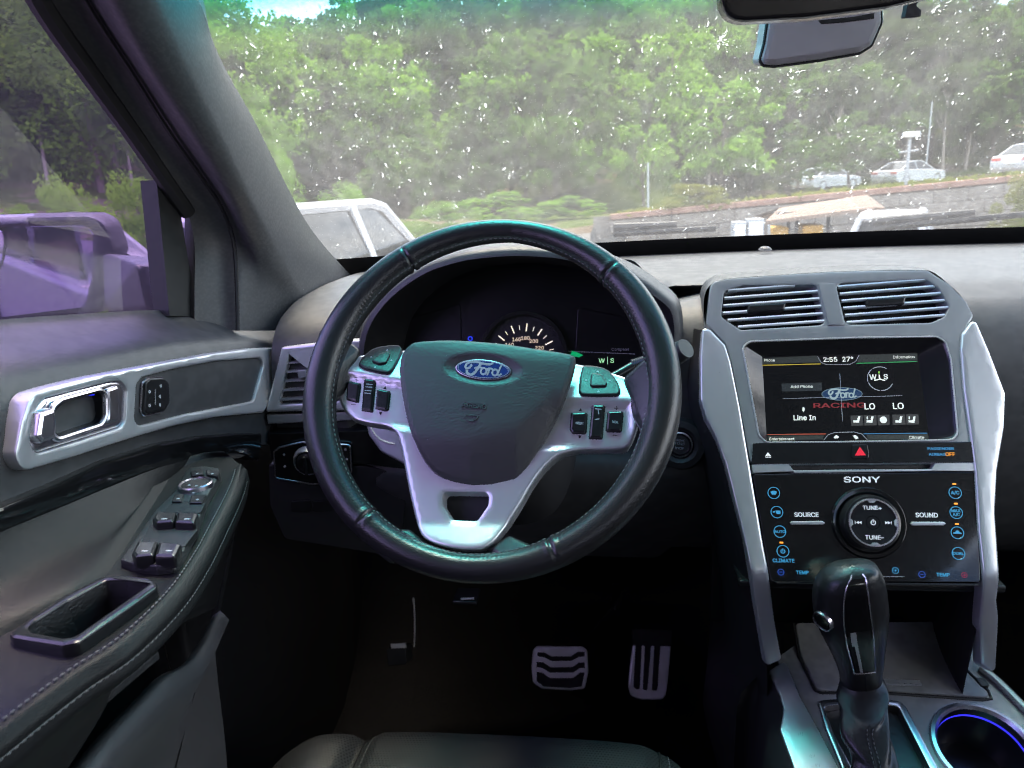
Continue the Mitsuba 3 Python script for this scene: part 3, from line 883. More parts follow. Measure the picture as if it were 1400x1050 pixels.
# the front pillar's trim
rows = [[(215, -110, -.455), (250, -60, -.458), (278, 0, -.462), (287, 44, -.466), (309, 96, -.472), (344, 158, -.48), (379, 228, -.487), (418, 302, -.494), (457, 352, -.50), (498, 392, -.505)],
        [(195, -110, -.440), (226, -60, -.442), (256, 0, -.444), (280, 60, -.448), (304, 110, -.454), (336, 172, -.46), (370, 240, -.468), (404, 312, -.475), (448, 380, -.484), (480, 430, -.49)],
        [(150, -110, -.432), (182, -60, -.434), (214, 0, -.436), (248, 72, -.440), (282, 140, -.446), (316, 208, -.452), (348, 276, -.46), (384, 344, -.47), (415, 400, -.478), (440, 450, -.484)],
        [(95, -110, -.455), (122, -60, -.458), (152, 0, -.462), (200, 90, -.468), (250, 170, -.474), (290, 236, -.48), (325, 300, -.486), (352, 360, -.492), (372, 410, -.494), (385, 452, -.496)],
        [(58, -110, -.492), (90, -60, -.495), (120, 0, -.498), (182, 96, -.502), (238, 184, -.506), (282, 246, -.509), (308, 286, -.511), (324, 335, -.513), (328, 400, -.513), (329, 452, -.513)],
        [(40, -110, -.512), (70, -60, -.515), (98, 0, -.518), (160, 96, -.522), (216, 184, -.526), (258, 246, -.53), (286, 288, -.532), (300, 335, -.533), (304, 400, -.533), (305, 452, -.533)],
        [(-10, -110, -.522), (22, -60, -.525), (52, 0, -.53), (116, 92, -.535), (180, 180, -.54), (228, 250, -.545), (256, 290, -.548), (266, 335, -.55), (266, 400, -.55), (266, 452, -.55)]]
thing('windscreen_pillar', 'wide grey plastic trim of the front pillar left of the windscreen', 'pillar')
obj('windscreen_pillar__trim', surf(pxyz(rows, 'x'), 70, 60), 'mat_pillar', smooth=True)
obj('windscreen_pillar__groove', tube(spl([at(x - 4, y, x=X + 0.001) for x, y, X in rows[4]], 40), 0.0028, 6), 'mat_rubber')
obj('windscreen_pillar__seal', tube(spl([at(x, y, x=X - 0.004) for x, y, X in rows[6][:7]], 40), 0.011, 8), 'mat_rubber')
q = [at(x, y, x=-.557) for x, y in ((214, 246), (242, 262), (270, 432), (232, 432))]
obj('windscreen_pillar__divider', hull(np.vstack([q, np.array(q) - [0.022, 0, 0]])), 'mat_rubber', smooth=20)
Fq = Frame((-.556, 0.95, 1.4), (1, 0, 0))
obj('windscreen_pillar__corner_panel', plate(Fq, rnd(Fq.px([(262, 288), (276, 284), (304, 318), (326, 360), (330, 436), (262, 436)]), 0.004), top=0.004, bot=-0.01, bev=0.002), 'mat_dash_dark')

# the rest of the body, as it stands round the camera: roof, rails, rear pillars, sides, tail
thing('car_body', 'cabin shell of the car: roof lining, rails, pillars and sides', 'car body')
lin = []
for y, zc in ((0.64, 1.85), (0.5, 1.86), (0.0, 1.865), (-0.8, 1.85), (-1.6, 1.82), (-2.2, 1.74)):
    lin.append([(x, y, zc - 0.09 * abs((x - 0.28) / 0.80) ** 4) for x in np.linspace(-0.50 + 0.06 * (y > 0.3), 1.06 - 0.06 * (y > 0.3), 25)])
Pg = surf_pts(lin, 60, 60)
gm = grid(Pg)
obj('car_body__roof_lining', gm, 'mat_cloth', smooth=True)
obj('car_body__roof_skin', mk(np.asarray(gm.vertices) + [0, 0, 0.05], gm.faces), 'mat_paint', smooth=True)
for sx, nm in ((-1, 'left'), (1, 'right')):
    X = 0.28 + sx * 0.79
    obj('car_body__roof_rail', tube(spl([(X - sx * 0.02, 0.50, 1.84), (X, 0.25, 1.81), (X, -0.8, 1.78), (X, -2.2, 1.68)], 24), 0.04, 10), 'mat_cloth')
    for y in (-0.22, -1.25):
        obj('car_body__side_pillar', hull([(X + sx * a, y + b, z) for a in (-0.03, 0.07) for b in (-0.09, 0.09) for z in (1.22, 1.72)]), 'mat_dash_dark')
    for y0, y1 in ((-1.18, -0.29), (-2.2, -1.32)):
        q = np.array([(X + sx * 0.09, y0, 1.25), (X + sx * 0.09, y1, 1.25), (X + sx * 0.02, y1, 1.73), (X + sx * 0.02, y0, 1.73)])
        obj('car_body__rear_side_window', mk(q, [[0, 1, 2], [0, 2, 3]]), 'mat_carglass' if sx < 0 else 'mat_privacy', smooth=False)
    XS = 0.28 + sx * 0.915
    obj('car_body__side', cat_([rbox((XS - 0.02, -2.5, 0.35), (XS + 0.02, 1.12, 1.27), 0.015), rbox((min(XS, X), -2.5, 0.42), (max(XS, X), -0.15 if sx < 0 else 1.0, 1.27), 0.02), rbox((XS - 0.1, 1.12, 0.40), (XS + 0.02, 2.6, 1.14), 0.015)]), 'mat_body_paint')
obj('car_body__tailgate', rbox((-0.70, -2.56, 0.4), (1.26, -2.46, 1.30), 0.03), 'mat_dash_dark')
obj('car_body__bonnet', rbox((-0.60, 1.70, 1.02), (1.16, 2.75, 1.10), 0.04), 'mat_body_paint')
obj('car_body__rear_seat', rbox((-0.38, -1.4, 0.6), (0.94, -1.1, 1.40), 0.08), 'mat_leather')

# footwell and floor
thing('floor', 'dark carpeted cabin floor under the dashboard', 'floor')
labels['floor'] = {'kind': 'structure', 'label': 'dark carpeted cabin floor under the dashboard'}
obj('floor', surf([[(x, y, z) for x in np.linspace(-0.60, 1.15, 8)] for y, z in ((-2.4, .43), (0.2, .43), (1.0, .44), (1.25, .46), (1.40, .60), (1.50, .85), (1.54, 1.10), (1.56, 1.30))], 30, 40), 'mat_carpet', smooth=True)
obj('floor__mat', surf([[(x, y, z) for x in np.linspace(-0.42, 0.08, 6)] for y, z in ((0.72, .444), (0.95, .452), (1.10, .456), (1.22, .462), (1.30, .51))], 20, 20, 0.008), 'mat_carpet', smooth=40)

# ================================================================== DASHBOARD
thing('dashboard', 'dark grey moulded dashboard stretching across under the windscreen', 'dashboard')
prof = [(1.60, 1.335), (1.50, 1.346), (1.36, 1.350), (1.20, 1.350), (1.08, 1.344), (1.00, 1.326), (0.962, 1.295), (0.947, 1.25), (0.942, 1.18), (0.945, 1.11), (0.958, 1.045), (0.99, 0.985), (1.05, 0.945), (1.2, 0.93), (1.45, 0.95)]
rows = []
for y, z in prof:
    rows.append([(x, y - (0.10 * ((x - 0.28) / 0.80) ** 2 if y > 1.3 else 0) + (0.24 * np.clip((x + 0.36) / 0.03, 0, 1) * np.clip((0.085 - x) / 0.03, 0, 1) if y < 1.05 and z > 1.15 else 0), z - (0.02 if -0.36 < x < 0.085 and 1.0 <= y < 1.1 else 0)) for x in np.linspace(-0.475, 1.04, 60)])
obj('dashboard__pad', surf(rows, 150, 110), 'mat_dash', smooth=True)
a = np.array(rows)
endcap = a[:, 0]
obj('dashboard__end_cap', mk(np.vstack([endcap, [endcap.mean(0)]]), [[i, i + 1, len(endcap)] for i in range(len(endcap) - 1)]), 'mat_black', smooth=False)
obj('dashboard__fixing_button', ring_mesh(Frame(at(1046, 341, y=1.42), (0, -0.2, 1)), 0, 0, [(0.001, 0.005), (0.008, 0.004), (0.012, 0.0)], 24), 'mat_dash')

# driver's end: vent, switch panel
D = Frame((-0.42, 0.940, 1.20), (0.10, -0.985, 0.14))
fo = D.px([(388, 474), (470, 464), (500, 464), (492, 558), (470, 560), (366, 562), (370, 545)])
fi = D.px([(399, 483), (470, 477), (466, 547), (383, 552)])
obj('dashboard__vent_frame', plate(D, rnd(fo, 0.003), [rnd(fi, 0.003)], top=0.010, bot=-0.02, bev=0.003), 'mat_silver')
obj('dashboard__vent_frame__lip', plate(D, D.px([(366, 566), (495, 562), (497, 573), (368, 579)]), top=0.006, bot=-0.02, bev=0.002), 'mat_satin')
obj('dashboard__vent_well', plate(D, D.px([(393, 478), (472, 472), (470, 552), (378, 556)]), top=-0.012, bot=-0.03, bev=0.001), 'mat_black')
for k in range(5):
    ya, yb = 494 + 12.6 * k, 489 + 12.6 * k
    A, B = D.px([(396 - 3.2 * k, ya), (472 - 1 * k, yb)], 0.0)
    dd = B - A
    pts = np.array([A, B, B + [0, 0.0025], A + [0, 0.0025]])
    obj('dashboard__vent_slat', hull(D.W(np.vstack([np.column_stack([pts, [-0.012] * 4]), np.column_stack([pts - [0, 0.003], [0.006] * 4])]))), 'mat_satin')
q = D.px([(408, 506), (420, 505), (422, 515), (410, 517)], 0.006)
obj('dashboard__vent_tab', plate(D, rnd(q, 0.001), top=0.013, bot=0.0, bev=0.001), 'mat_satin')
# small demister grille on top of the driver's end
Dt = Frame(at(428, 452, y=1.0), (0.05, -0.55, 0.83))
q = Dt.px([(408, 452), (420, 443), (446, 438), (452, 452), (436, 462), (412, 462)])
obj('dashboard__demister_grille', plate(Dt, rnd(q, 0.004), top=0.003, bot=-0.003, bev=0.001), 'mat_black')
for a0, a1 in (((412, 458), (424, 444)), ((422, 461), (436, 442)), ((434, 461), (447, 441))):
    A, B = Dt.px([a0, a1], 0.004)
    obj('dashboard__demister_blade', tube(Dt.W(np.array([[*A, 0.004], [*B, 0.004]])), 0.0022, 6), 'mat_cloth')
# glossy strip and headlight switch
Dg = Frame((-0.42, 0.936, 1.14), (0.10, -0.985, -0.10))
q = Dg.px([(369, 591), (430, 588), (520, 586), (560, 640), (500, 632), (372, 626)])
obj('dashboard__gloss_strip', plate(Dg, q, top=0.006, bot=-0.02, bev=0.002), 'mat_gloss')
q = Dg.px([(368, 632), (500, 636), (560, 648), (545, 760), (390, 735), (370, 690)])
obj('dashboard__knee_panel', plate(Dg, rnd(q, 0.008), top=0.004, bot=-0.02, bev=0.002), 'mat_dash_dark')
q = Dg.px([(378, 613), (386, 607), (416, 600), (481, 604), (483, 640), (470, 650), (432, 657), (380, 648)])
obj('dashboard__headlight_switch', plate(Dg, rnd(q, 0.004), top=0.012, bot=0.0, bev=0.002), 'mat_gloss')
qo = rnd(q, 0.004)
obj('dashboard__headlight_switch__chrome_edge', tube(Dg.W(np.column_stack([qo, np.full(len(qo), 0.011)])), 0.0016, 6, closed=True, up=Dg.w), 'mat_chrome')
c0 = Dg.px([(422, 630)], 0.015)[0]
obj('dashboard__headlight_switch__knob', ring_mesh(Dg, c0[0], c0[1], [(0.0005, 0.028), (0.012, 0.0285), (0.0155, 0.026), (0.0165, 0.012)], 48), 'mat_semi')
obj('dashboard__headlight_switch__knob_ring', ring_mesh(Dg, c0[0], c0[1], [(0.0165, 0.020), (0.0185, 0.023), (0.0215, 0.017), (0.022, 0.011)], 48), 'mat_silver')
obj('dashboard__headlight_switch__grip', plate(Dg, rnd(c0 + np.array([[-0.0022, -0.014], [0.0022, -0.014], [0.0022, 0.014], [-0.0022, 0.014]]), 0.0015), top=0.033, bot=0.027, bev=0.001), 'mat_black')
for px in ((388, 622), (389, 638), (472, 615), (474, 628), (474, 641)):
    c1 = Dg.px([px], 0.013)[0]
    obj('dashboard__headlight_switch__mark', ring_mesh(Dg, c1[0], c1[1], [(0.0004, 0.0126), (0.0016, 0.0126), (0.0018, 0.012)], 12), 'mat_print')
for a0 in ((398, 684), (428, 684)):
    q = Dg.px([a0, (a0[0] + 27, a0[1] - 1), (a0[0] + 28, a0[1] + 14), (a0[0] + 1, a0[1] + 15)], 0.004)
    obj('dashboard__blank_button', plate(Dg, rnd(q, 0.002), top=0.0065, bot=0.0, bev=0.001), 'mat_black')
# start button, right of the column
Ds = Frame(at(930, 607, y=0.935), (-0.22, -0.96, 0.16))
obj('dashboard__start_button_bezel', ring_mesh(Ds, 0, 0, [(0.0165, -0.006), (0.0185, 0.004), (0.024, 0.009), (0.032, 0.007), (0.036, -0.006)], 56), 'mat_dash_dark')
obj('dashboard__start_button', ring_mesh(Ds, 0, 0, [(0.0003, 0.006), (0.0125, 0.0062), (0.0142, 0.004), (0.0144, -0.006)], 48), 'mat_gloss')
obj('dashboard__start_button__chrome_ring', ring_mesh(Ds, 0, 0, [(0.0143, 0.003), (0.0155, 0.0068), (0.0172, 0.0058), (0.018, 0.002)], 48), 'mat_chrome')
obj('dashboard__start_button__lettering', cat_([text(Ds, s, None, hgt, 0.0064).apply_translation(Ds.v * dv) for s, dv, hgt in (('ENGINE', 0.006, 0.0022), ('START', 0.0015, 0.0032), ('STOP', -0.0045, 0.0032))]), 'mat_print', smooth=False)

# ------------------------------------------------------------------ instrument cluster under its hood
thing('instrument_cluster', 'instrument cluster with its round speedometer under a grey hood', 'instrument cluster')
lip = [(496, 520), (497, 480), (503, 452), (540, 402), (600, 366), (650, 354), (700, 350), (750, 352), (800, 361), (850, 378), (890, 402), (918, 428), (922, 455), (915, 520)]
YL = 0.93
L = np.array([at(x, y, y=YL) for x, y in lip])
cx, cz = L[:, 0].mean(), 1.25
rows = []
for y, so, dz in ((1.055, 0.88, -0.004), (1.0, 0.92, 0.0), (0.95, 0.985, 0.0), (0.931, 1.0, 0.0)):
    rows.append([(cx + (p[0] - cx) * so, y, cz + (p[2] - cz) * (so if p[2] > cz else 1) + dz) for p in L])
obj('instrument_cluster__hood_lining', surf(rows, 90, 24), 'mat_black', smooth=True)
rows = [[(p[0], YL + 0.001, p[2]) for p in L]]
for y, gr, drop in ((0.932, 0.006, 0.0), (0.945, 0.012, 0.0), (0.985, 0.016, 0.0), (1.04, 0.017, -0.012), (1.10, 0.018, -0.035), (1.17, 0.02, -0.075)):
    row = []
    for p in L:
        d = unit(np.array([p[0] - cx, 0, p[2] - cz]))
        z = p[2] + d[2] * gr + drop * max(0, d[2])
        row.append((p[0] + d[0] * gr, y, max(z, 1.20)))
    rows.append(row)
obj('instrument_cluster__hood', surf(rows, 90, 40), 'mat_dash', smooth=True)
K = Frame((-0.125, 1.045, 1.262), (0.0, -0.955, 0.297))
q = np.array([[-0.215, -0.10], [0.215, -0.10], [0.215, 0.06], [0.16, 0.128], [-0.16, 0.128], [-0.215, 0.06]])
obj('instrument_cluster__face', plate(K, rnd(q, 0.02), top=0.0, bot=-0.01, bev=0.001), 'mat_cluster')
q = K.px([(507, 452), (630, 415), (632, 520), (505, 520)])
obj('instrument_cluster__left_display', plate(K, rnd(q, 0.004), top=0.0025, bot=-0.002, bev=0.001), 'mat_cluster')
q = K.px([(790, 420), (886, 440), (890, 520), (784, 520)])
obj('instrument_cluster__right_display', plate(K, rnd(q, 0.004), top=0.0025, bot=-0.002, bev=0.001), 'mat_cluster')
kc = K.px([(716, 487)])[0]
RD = 0.0650
obj('instrument_cluster__dial', ring_mesh(K, kc[0], kc[1], [(0.0005, 0.003), (RD * 0.9, 0.003), (RD * 0.92, 0.006)], 72), 'mat_black')
obj('instrument_cluster__dial__rim', ring_mesh(K, kc[0], kc[1], [(RD * 0.90, 0.004), (RD * 0.92, 0.016), (RD, 0.016), (RD * 1.02, 0.002)], 72), 'mat_semi')
nums, ticks, minor = [], [], []
for i, v in enumerate(range(0, 241, 20)):
    a = math.radians(205 - i * 19.6) if True else 0
    a = math.radians(83 + (180 - v) / 20 * 28.5)
    if a > math.radians(245):
        continue
    c_, s_ = math.cos(a), math.sin(a)
    ticks.append(hull(K.W([(kc[0] + c_ * rr - s_ * w, kc[1] + s_ * rr + c_ * w, h) for rr in (RD * 0.56, RD * 0.74) for w in (-0.0009, 0.0009) for h in (0.0032, 0.0036)])))
    b = a - math.radians(14.25)
    c2, s2 = math.cos(b), math.sin(b)
    minor.append(hull(K.W([(kc[0] + c2 * rr - s2 * w, kc[1] + s2 * rr + c2 * w, h) for rr in (RD * 0.60, RD * 0.70) for w in (-0.0005, 0.0005) for h in (0.0032, 0.0036)])))
    if v <= 220:
        f = K.sub(kc[0] + c_ * RD * 0.41, kc[1] + s_ * RD * 0.41)
        obj('instrument_cluster__dial__number', text(f, str(v), None, 0.0052, 0.0033, bold=True), 'mat_white', smooth=False, emit=np.array((0.55, 0.42, 0.22)) * EM)
for m_ in ticks + minor:
    obj('instrument_cluster__dial__tick', m_, 'mat_white', smooth=False, emit=np.array((1.0, 0.85, 0.6)) * EM)
lx = K.px([(772, 480), (868, 484)], 0.003)
obj('instrument_cluster__right_display__line', stroke(K, [lx], 0.0009, 0.0028), 'mat_print', smooth=False)
obj('instrument_cluster__right_display__caption', text(K, 'Compass', (848, 478), 0.0042, 0.0028), 'mat_print', smooth=False)
obj('instrument_cluster__right_display__compass', text(K, 'W | S', (829, 493), 0.0065, 0.0028, bold=True), 'mat_white', smooth=False, emit=np.array((0.35, 0.9, 0.35)) * EM * 0.8)
c1 = K.px([(788, 483)], 0.003)[0]
obj('instrument_cluster__right_display__leaf', stroke(K, [[c1 + [-0.010, -0.004], c1 + [-0.006, 0.004], c1 + [0.0, 0.002], c1 + [0.010, -0.003], c1 + [0.004, -0.006]]], 0, 0.0028, poly=True), 'mat_black', smooth=False, emit=np.array((0.0, 0.35, 0.12)) * EM)
c1 = K.px([(643, 463)], 0.003)[0]
obj('instrument_cluster__left_display__beam_lamp', stroke(K, [arc(*c1, 0.003, 0, 360, 16)], 0.0018, 0.003), 'mat_black', smooth=False, emit=np.array((0.02, 0.05, 0.9)) * EM)
obj('floor__kick_panel', rbox((-0.60, 0.78, 0.40), (-0.565, 1.55, 1.24), 0.01), 'mat_black')
# ================================================================== CENTRE STACK
thing('centre_stack', 'silver trimmed centre stack with air vents, touchscreen and audio panel', 'centre stack')
S = Frame((0.285, 0.8998, 1.225), (0, -0.891, 0.4535))


def bend(u, v):
    d = np.maximum(0, -0.20 - v)
    return -0.58 * d * d / (d + 0.03)


def bent(pts, lift=0.0):
    """where picture points fall on the stack's surface, which turns upright below the audio panel"""
    out = []
    for p in pts:
        h = 0.0
        for _ in range(12):
            uv = S.px([p], h + lift)[0]
            h = 0.5 * h + 0.5 * float(bend(uv[0], uv[1]))
        out.append(uv)
    return np.array(out)


# the body behind the trims: a solid block with its sides running forward into the dashboard and down to the floor
bl, br_ = S.px(z7([(140, 265), (205, 690), (270, 1000)])), S.px(z7([(900, 245), (965, 690), (955, 1000)]))
side = []
for sgn, pl in ((-1, [(-0.165, 0.090), (-0.170, 0.0), (-0.142, -0.10), (-0.122, -0.20), (-0.112, -0.25), (-0.100, -0.32)]), (1, [(0.148, 0.090), (0.168, 0.0), (0.148, -0.10), (0.138, -0.20), (0.134, -0.25), (0.130, -0.32)])):
    r0 = [S.W(np.array([u, v, -0.002 + bend(u, v)])) for u, v in pl]
    r0.append(np.array([r0[-1][0], 0.85, 0.60]))
    q_ = 1.0 if sgn < 0 else -0.25
    r1 = [p + [sgn * 0.008 * q_, 0.012, 0] for p in r0]
    r2 = [p + [sgn * 0.022 * q_, 0.09, -0.01] for p in r0]
    r3 = [p + [sgn * 0.03 * q_, 0.30, -0.02] for p in r0]
    obj('centre_stack__side_panel', surf([r0, r1, r2, r3], 40, 16), 'mat_dash_dark', smooth=True)
    side.append(r0)
# raised pod on top
pod = S.px(z7([(150, 165), (172, 108), (195, 84), (300, 70), (450, 63), (560, 62), (690, 82), (780, 108), (850, 158), (905, 236)]))
front = S.px(z7([(136, 262), (148, 148), (200, 128), (350, 117), (500, 108), (620, 104), (770, 104), (832, 142), (880, 192), (905, 238)]))
pf = spl(S.W(np.column_stack([front, np.full(len(front), 0.0)])), 60)
pts = []
for t in np.linspace(0, 1, 14):
    bk = pf + np.array([0, 0.26 * t, -0.045 * t - 0.03 * t * t]) + np.array([0, 0, 1])[None] * (0.012 * math.sin(PI * min(1, t * 1.6)) if t < 0.62 else 0)
    bk[:, 0] = 0.285 + (bk[:, 0] - 0.285) * (1 - 0.10 * t)
    pts.append(bk)
obj('centre_stack__pod', grid(np.array(pts)), 'mat_dash', smooth=True)

ov = z7([(136, 264), (148, 150), (162, 138), (200, 130), (350, 119), (500, 110), (620, 106), (770, 106), (830, 145), (880, 195), (903, 238), (870, 288), (866, 330), (876, 450), (890, 560), (906, 660), (265, 664), (225, 455), (208, 370), (192, 318), (152, 274)])
vl = z7([(188, 166), (240, 150), (452, 148), (478, 262), (236, 277), (180, 240)])
vr = z7([(508, 145), (762, 131), (802, 160), (832, 214), (816, 240), (780, 256), (536, 262)])
sc_ = z7([(240, 326), (262, 311), (560, 300), (795, 297), (820, 310), (836, 362), (855, 572), (842, 592), (600, 597), (310, 600), (287, 580)])
fo = rnd(S.px(ov), 0.008, 8)
obj('centre_stack__vent_surround', plate(S, fo, [rnd(S.px(vl), 0.007, 8), rnd(S.px(vr), 0.007, 8), rnd(S.px(sc_), 0.009, 8)], top=0.004, bot=-0.03, bev=0.0022), 'mat_satin', label='grey satin surround of the vents and the screen')
for nm, hole, tabpx in (('l', vl, (310, 212)), ('r', vr, (652, 195))):
    h = S.px(hole)
    hb = sg.Polygon(h).buffer(0.006)
    w = obj('centre_stack__air_vent', plate(S, np.array(hb.exterior.coords)[:-1], top=-0.022, bot=-0.03, bev=0.001), 'mat_black', label='left air vent of the stack' if nm == 'l' else 'right air vent of the stack')
    poly = sg.Polygon(S.px(hole, -0.004)).buffer(-0.0008)
    lo, hi = S.px(hole, -0.004).min(0), S.px(hole, -0.004).max(0)
    n_s = 6
    for k in range(n_s):
        v = lo[1] + (hi[1] - lo[1]) * (k + 0.62) / n_s
        tilt = (0.004 if nm == 'r' else 0.0035)
        ln = sg.LineString([(lo[0] - 0.01, v - tilt), (hi[0] + 0.01, v + tilt)]).intersection(poly)
        if ln.is_empty:
            continue
        A, B = np.array(ln.coords)[0], np.array(ln.coords)[-1]
        pr = [(-0.003, -0.0022), (0.0012, -0.0022), (0.0026, -0.0008), (0.0022, 0.0010), (-0.018, 0.0065), (-0.018, 0.0045)]
        pts = [np.array([[e[0], e[1] + dv, dh] for dh, dv in pr]) for e in (A, B)]
        g = grid(S.W(np.array(pts)), close_v=True)
        obj(f'{w}__slat', g, 'mat_silver', smooth=30)
    c = S.px(z7([tabpx]), 0.004)[0]
    q = np.array([[-0.024, -0.005], [0.022, -0.0035], [0.024, 0.006], [-0.022, 0.0045]]) + c
    obj(f'{w}__adjuster', plate(S, rnd(q, 0.002), top=0.006, bot=-0.012, bev=0.002), 'mat_semi')
obj('centre_stack__vent_divider', plate(S, S.px(z7([(456, 146), (504, 143), (532, 264), (484, 266)])), top=0.006, bot=-0.02, bev=0.002), 'mat_satin')

# touchscreen
inn = z7([(298, 352), (744, 340), (779, 591), (312, 598)])
HS = -0.012
out4 = S.px(z7([(243, 318), (826, 300), (853, 594), (290, 599)]))
in4 = S.px(inn, HS)


def quad(P, n=20):
    return np.vstack([np.array([P[k] + (P[(k + 1) % 4] - P[k]) * t for t in np.arange(n) / n]) for k in range(4)])


so = rnd(S.px(sc_), 0.009, 8)
ro = quad(out4)
gO = sg.Polygon(so)
ro = np.array([np.array(gO.exterior.interpolate(gO.exterior.project(sg.Point(p))).coords[0]) for p in ro])
ri = quad(in4)
obj('centre_stack__screen_bezel', grid(S.W(np.array([np.column_stack([ro, np.full(len(ro), 0.0035)]), np.column_stack([ro + (ri - ro) * 0.10, np.full(len(ro), 0.0005)]), np.column_stack([ri, np.full(len(ri), HS)])])), close_v=True), 'mat_semi', smooth=25, label='dark sloping bezel of the touchscreen')
obj('centre_stack__screen_edge', tube(S.W(np.column_stack([so, np.full(len(so), 0.0042)])), 0.0011, 6, closed=True, up=S.w), 'mat_silver')
obj('centre_stack__touchscreen', plate(S, in4 + np.sign(in4 - in4.mean(0)) * 0.001, top=HS, bot=HS - 0.004, bev=0.0003), 'mat_gloss', label='touchscreen showing the home page with four coloured corners')
X_ = 'centre_stack__touchscreen'
W_ = np.array((0.86, 0.92, 0.70))
H1 = HS + 0.0003
rs_ = -0.012
items = [('2:55', (1135, 491.5), .0056, True), ('27°', (1159, 491), .0056, True), ('Phone', (1052, 492.5), .0032, False), ('Information', (1235.5, 488), .0032, False), ('Add Phone', (1096, 528.5), .0036, False),
         ('W', (1193.5, 515.5), .0060, True), ('S', (1211, 515), .0060, True), ('LO', (1189, 555.5), .0070, True), ('LO', (1228, 555), .0070, True), ('Line In', (1100, 571), .0058, True), ('Entertainment', (1069, 600), .0032, False), ('Climate', (1253, 598), .0034, False)]
for s, p, h, b in items:
    obj(f'{X_}__lettering', text(S, s, p, h * 1.05, H1, 0.0003, b), 'mat_white', smooth=False, emit=W_ * EM * 0.6)
P = lambda pts, h=H1: S.px(zs(pts), h)
for nm, ln, col in (('yellow', [(174, 245), (500, 237)], (0.75, 0.55, 0.05)), ('green', [(705, 234), (1045, 223)], (0.05, 0.50, 0.16)), ('red', [(203, 635), (530, 631)], (0.65, 0.12, 0.06)), ('blue', [(745, 630), (1100, 627)], (0.05, 0.28, 0.6))):
    obj(f'{X_}__{nm}_line', stroke(S, [P(ln)], 0.0010, H1, 0.0003), 'mat_black', smooth=False, emit=np.array(col) * EM * 0.7)
bars = [[(172, 205), (480, 190), (500, 228), (174, 238)], [(720, 186), (1045, 177), (1046, 218), (708, 228)], [(203, 642), (520, 638), (515, 662), (205, 668)], [(760, 636), (1105, 632), (1110, 662), (768, 664)]]
for b in bars:
    obj(f'{X_}__corner_bar', stroke(S, [P(b, HS)], 0, HS + 0.0001, 0.0001, poly=True), 'mat_black', smooth=False, emit=np.array((0.02, 0.025, 0.022)) * EM)
arcs = [P([(485, 195), (505, 230), (540, 242), (670, 238), (700, 222), (718, 188)]), P([(520, 665), (545, 635), (585, 622), (690, 620), (735, 632), (765, 664)])]
for a_ in arcs:
    obj(f'{X_}__tab_outline', stroke(S, [a_], 0.0006, H1, 0.0002), 'mat_print', smooth=False, emit=np.array((0.10, 0.11, 0.11)) * EM)
obj(f'{X_}__phone_button', stroke(S, [P([(282, 348), (508, 342), (510, 388), (284, 392)], HS)], 0, HS + 0.0001, 0.0001, poly=True), 'mat_black', smooth=False, emit=np.array((0.016, 0.020, 0.022)) * EM)
cs = P([(838, 320)])[0]
obj(f'{X_}__compass_ring', stroke(S, [arc(*cs, 0.0150, a, a + 62) for a in (58, 130, 200, 270)], 0.0008, H1, 0.0002), 'mat_print', smooth=False, emit=np.array((0.16, 0.17, 0.17)) * EM)
obj(f'{X_}__compass_needle', stroke(S, [P([(832, 300), (834, 322)]), P([(806, 330), (835, 322), (862, 330)])], 0.0014, H1, 0.0003), 'mat_white', smooth=False, emit=W_ * EM * 0.7)
obj(f'{X_}__compass_dot', stroke(S, [P([(830, 282), (830, 287)])], 0.002, H1, 0.0003), 'mat_black', smooth=False, emit=np.array((0.3, 0.8, 0.1)) * EM * 0.8)
obj(f'{X_}__cross_line', stroke(S, [P([(610, 292), (625, 560)]), P([(290, 432), (960, 416)])], 0.0005, H1, 0.0002), 'mat_print', smooth=False, emit=np.array((0.05, 0.055, 0.055)) * EM)
# seat heating icons
ic, tl = [], []
for k, cx_ in enumerate((705, 780, 855, 942, 1017)):
    o = P([(cx_, 552)])[0]
    tl.append(arc(*o, 0.0085, 45, 405, 5)[:, :])
    s = 0.0046
    seat = [o + np.array([(a * s, b * s) for a, b in ((-.9, -.7), (.5, -.8), (.95, .9), (.45, 1.0), (.1, -.1), (-.9, -.1))])][0]
    if k == 2:
        ic.append(np.array(sg.Point(*o).buffer(s * 0.9).exterior.coords))
    else:
        ic.append(seat)
        if k in (1, 4):
            ic.append(o + np.array([(-.8, .2), (-.5, .2), (-.5, .9), (-.8, .9)]) * s)
obj(f'{X_}__seat_icon', stroke(S, ic, 0, H1 + 0.0001, 0.0003, poly=True), 'mat_white', smooth=False, emit=W_ * EM * 0.55)
obj(f'{X_}__icon_tile', stroke(S, [P(b, HS) for b in ([(670, 528), (738, 526), (742, 584), (674, 586)], [(745, 526), (815, 525), (818, 582), (748, 584)], [(822, 525), (888, 523), (891, 581), (825, 582)], [(905, 523), (976, 521), (980, 579), (908, 581)], [(982, 521), (1052, 519), (1056, 577), (986, 579)])], 0, HS + 0.0001, 0.0001, poly=True), 'mat_black', smooth=False, emit=np.array((0.035, 0.036, 0.035)) * EM)
obj(f'{X_}__tab_icon', stroke(S, [P([(575, 650), (590, 636), (606, 648), (600, 655), (580, 656)]), P([(682, 640), (700, 638), (716, 655), (700, 662)])], 0, H1, 0.0003, poly=True), 'mat_white', smooth=False, emit=W_ * EM * 0.5)
obj(f'{X_}__source_icon', stroke(S, [P([(399, 482), (411, 482), (412, 498), (406, 508), (399, 500)])], 0, H1, 0.0003, poly=True), 'mat_white', smooth=False, emit=W_ * EM * 0.6)


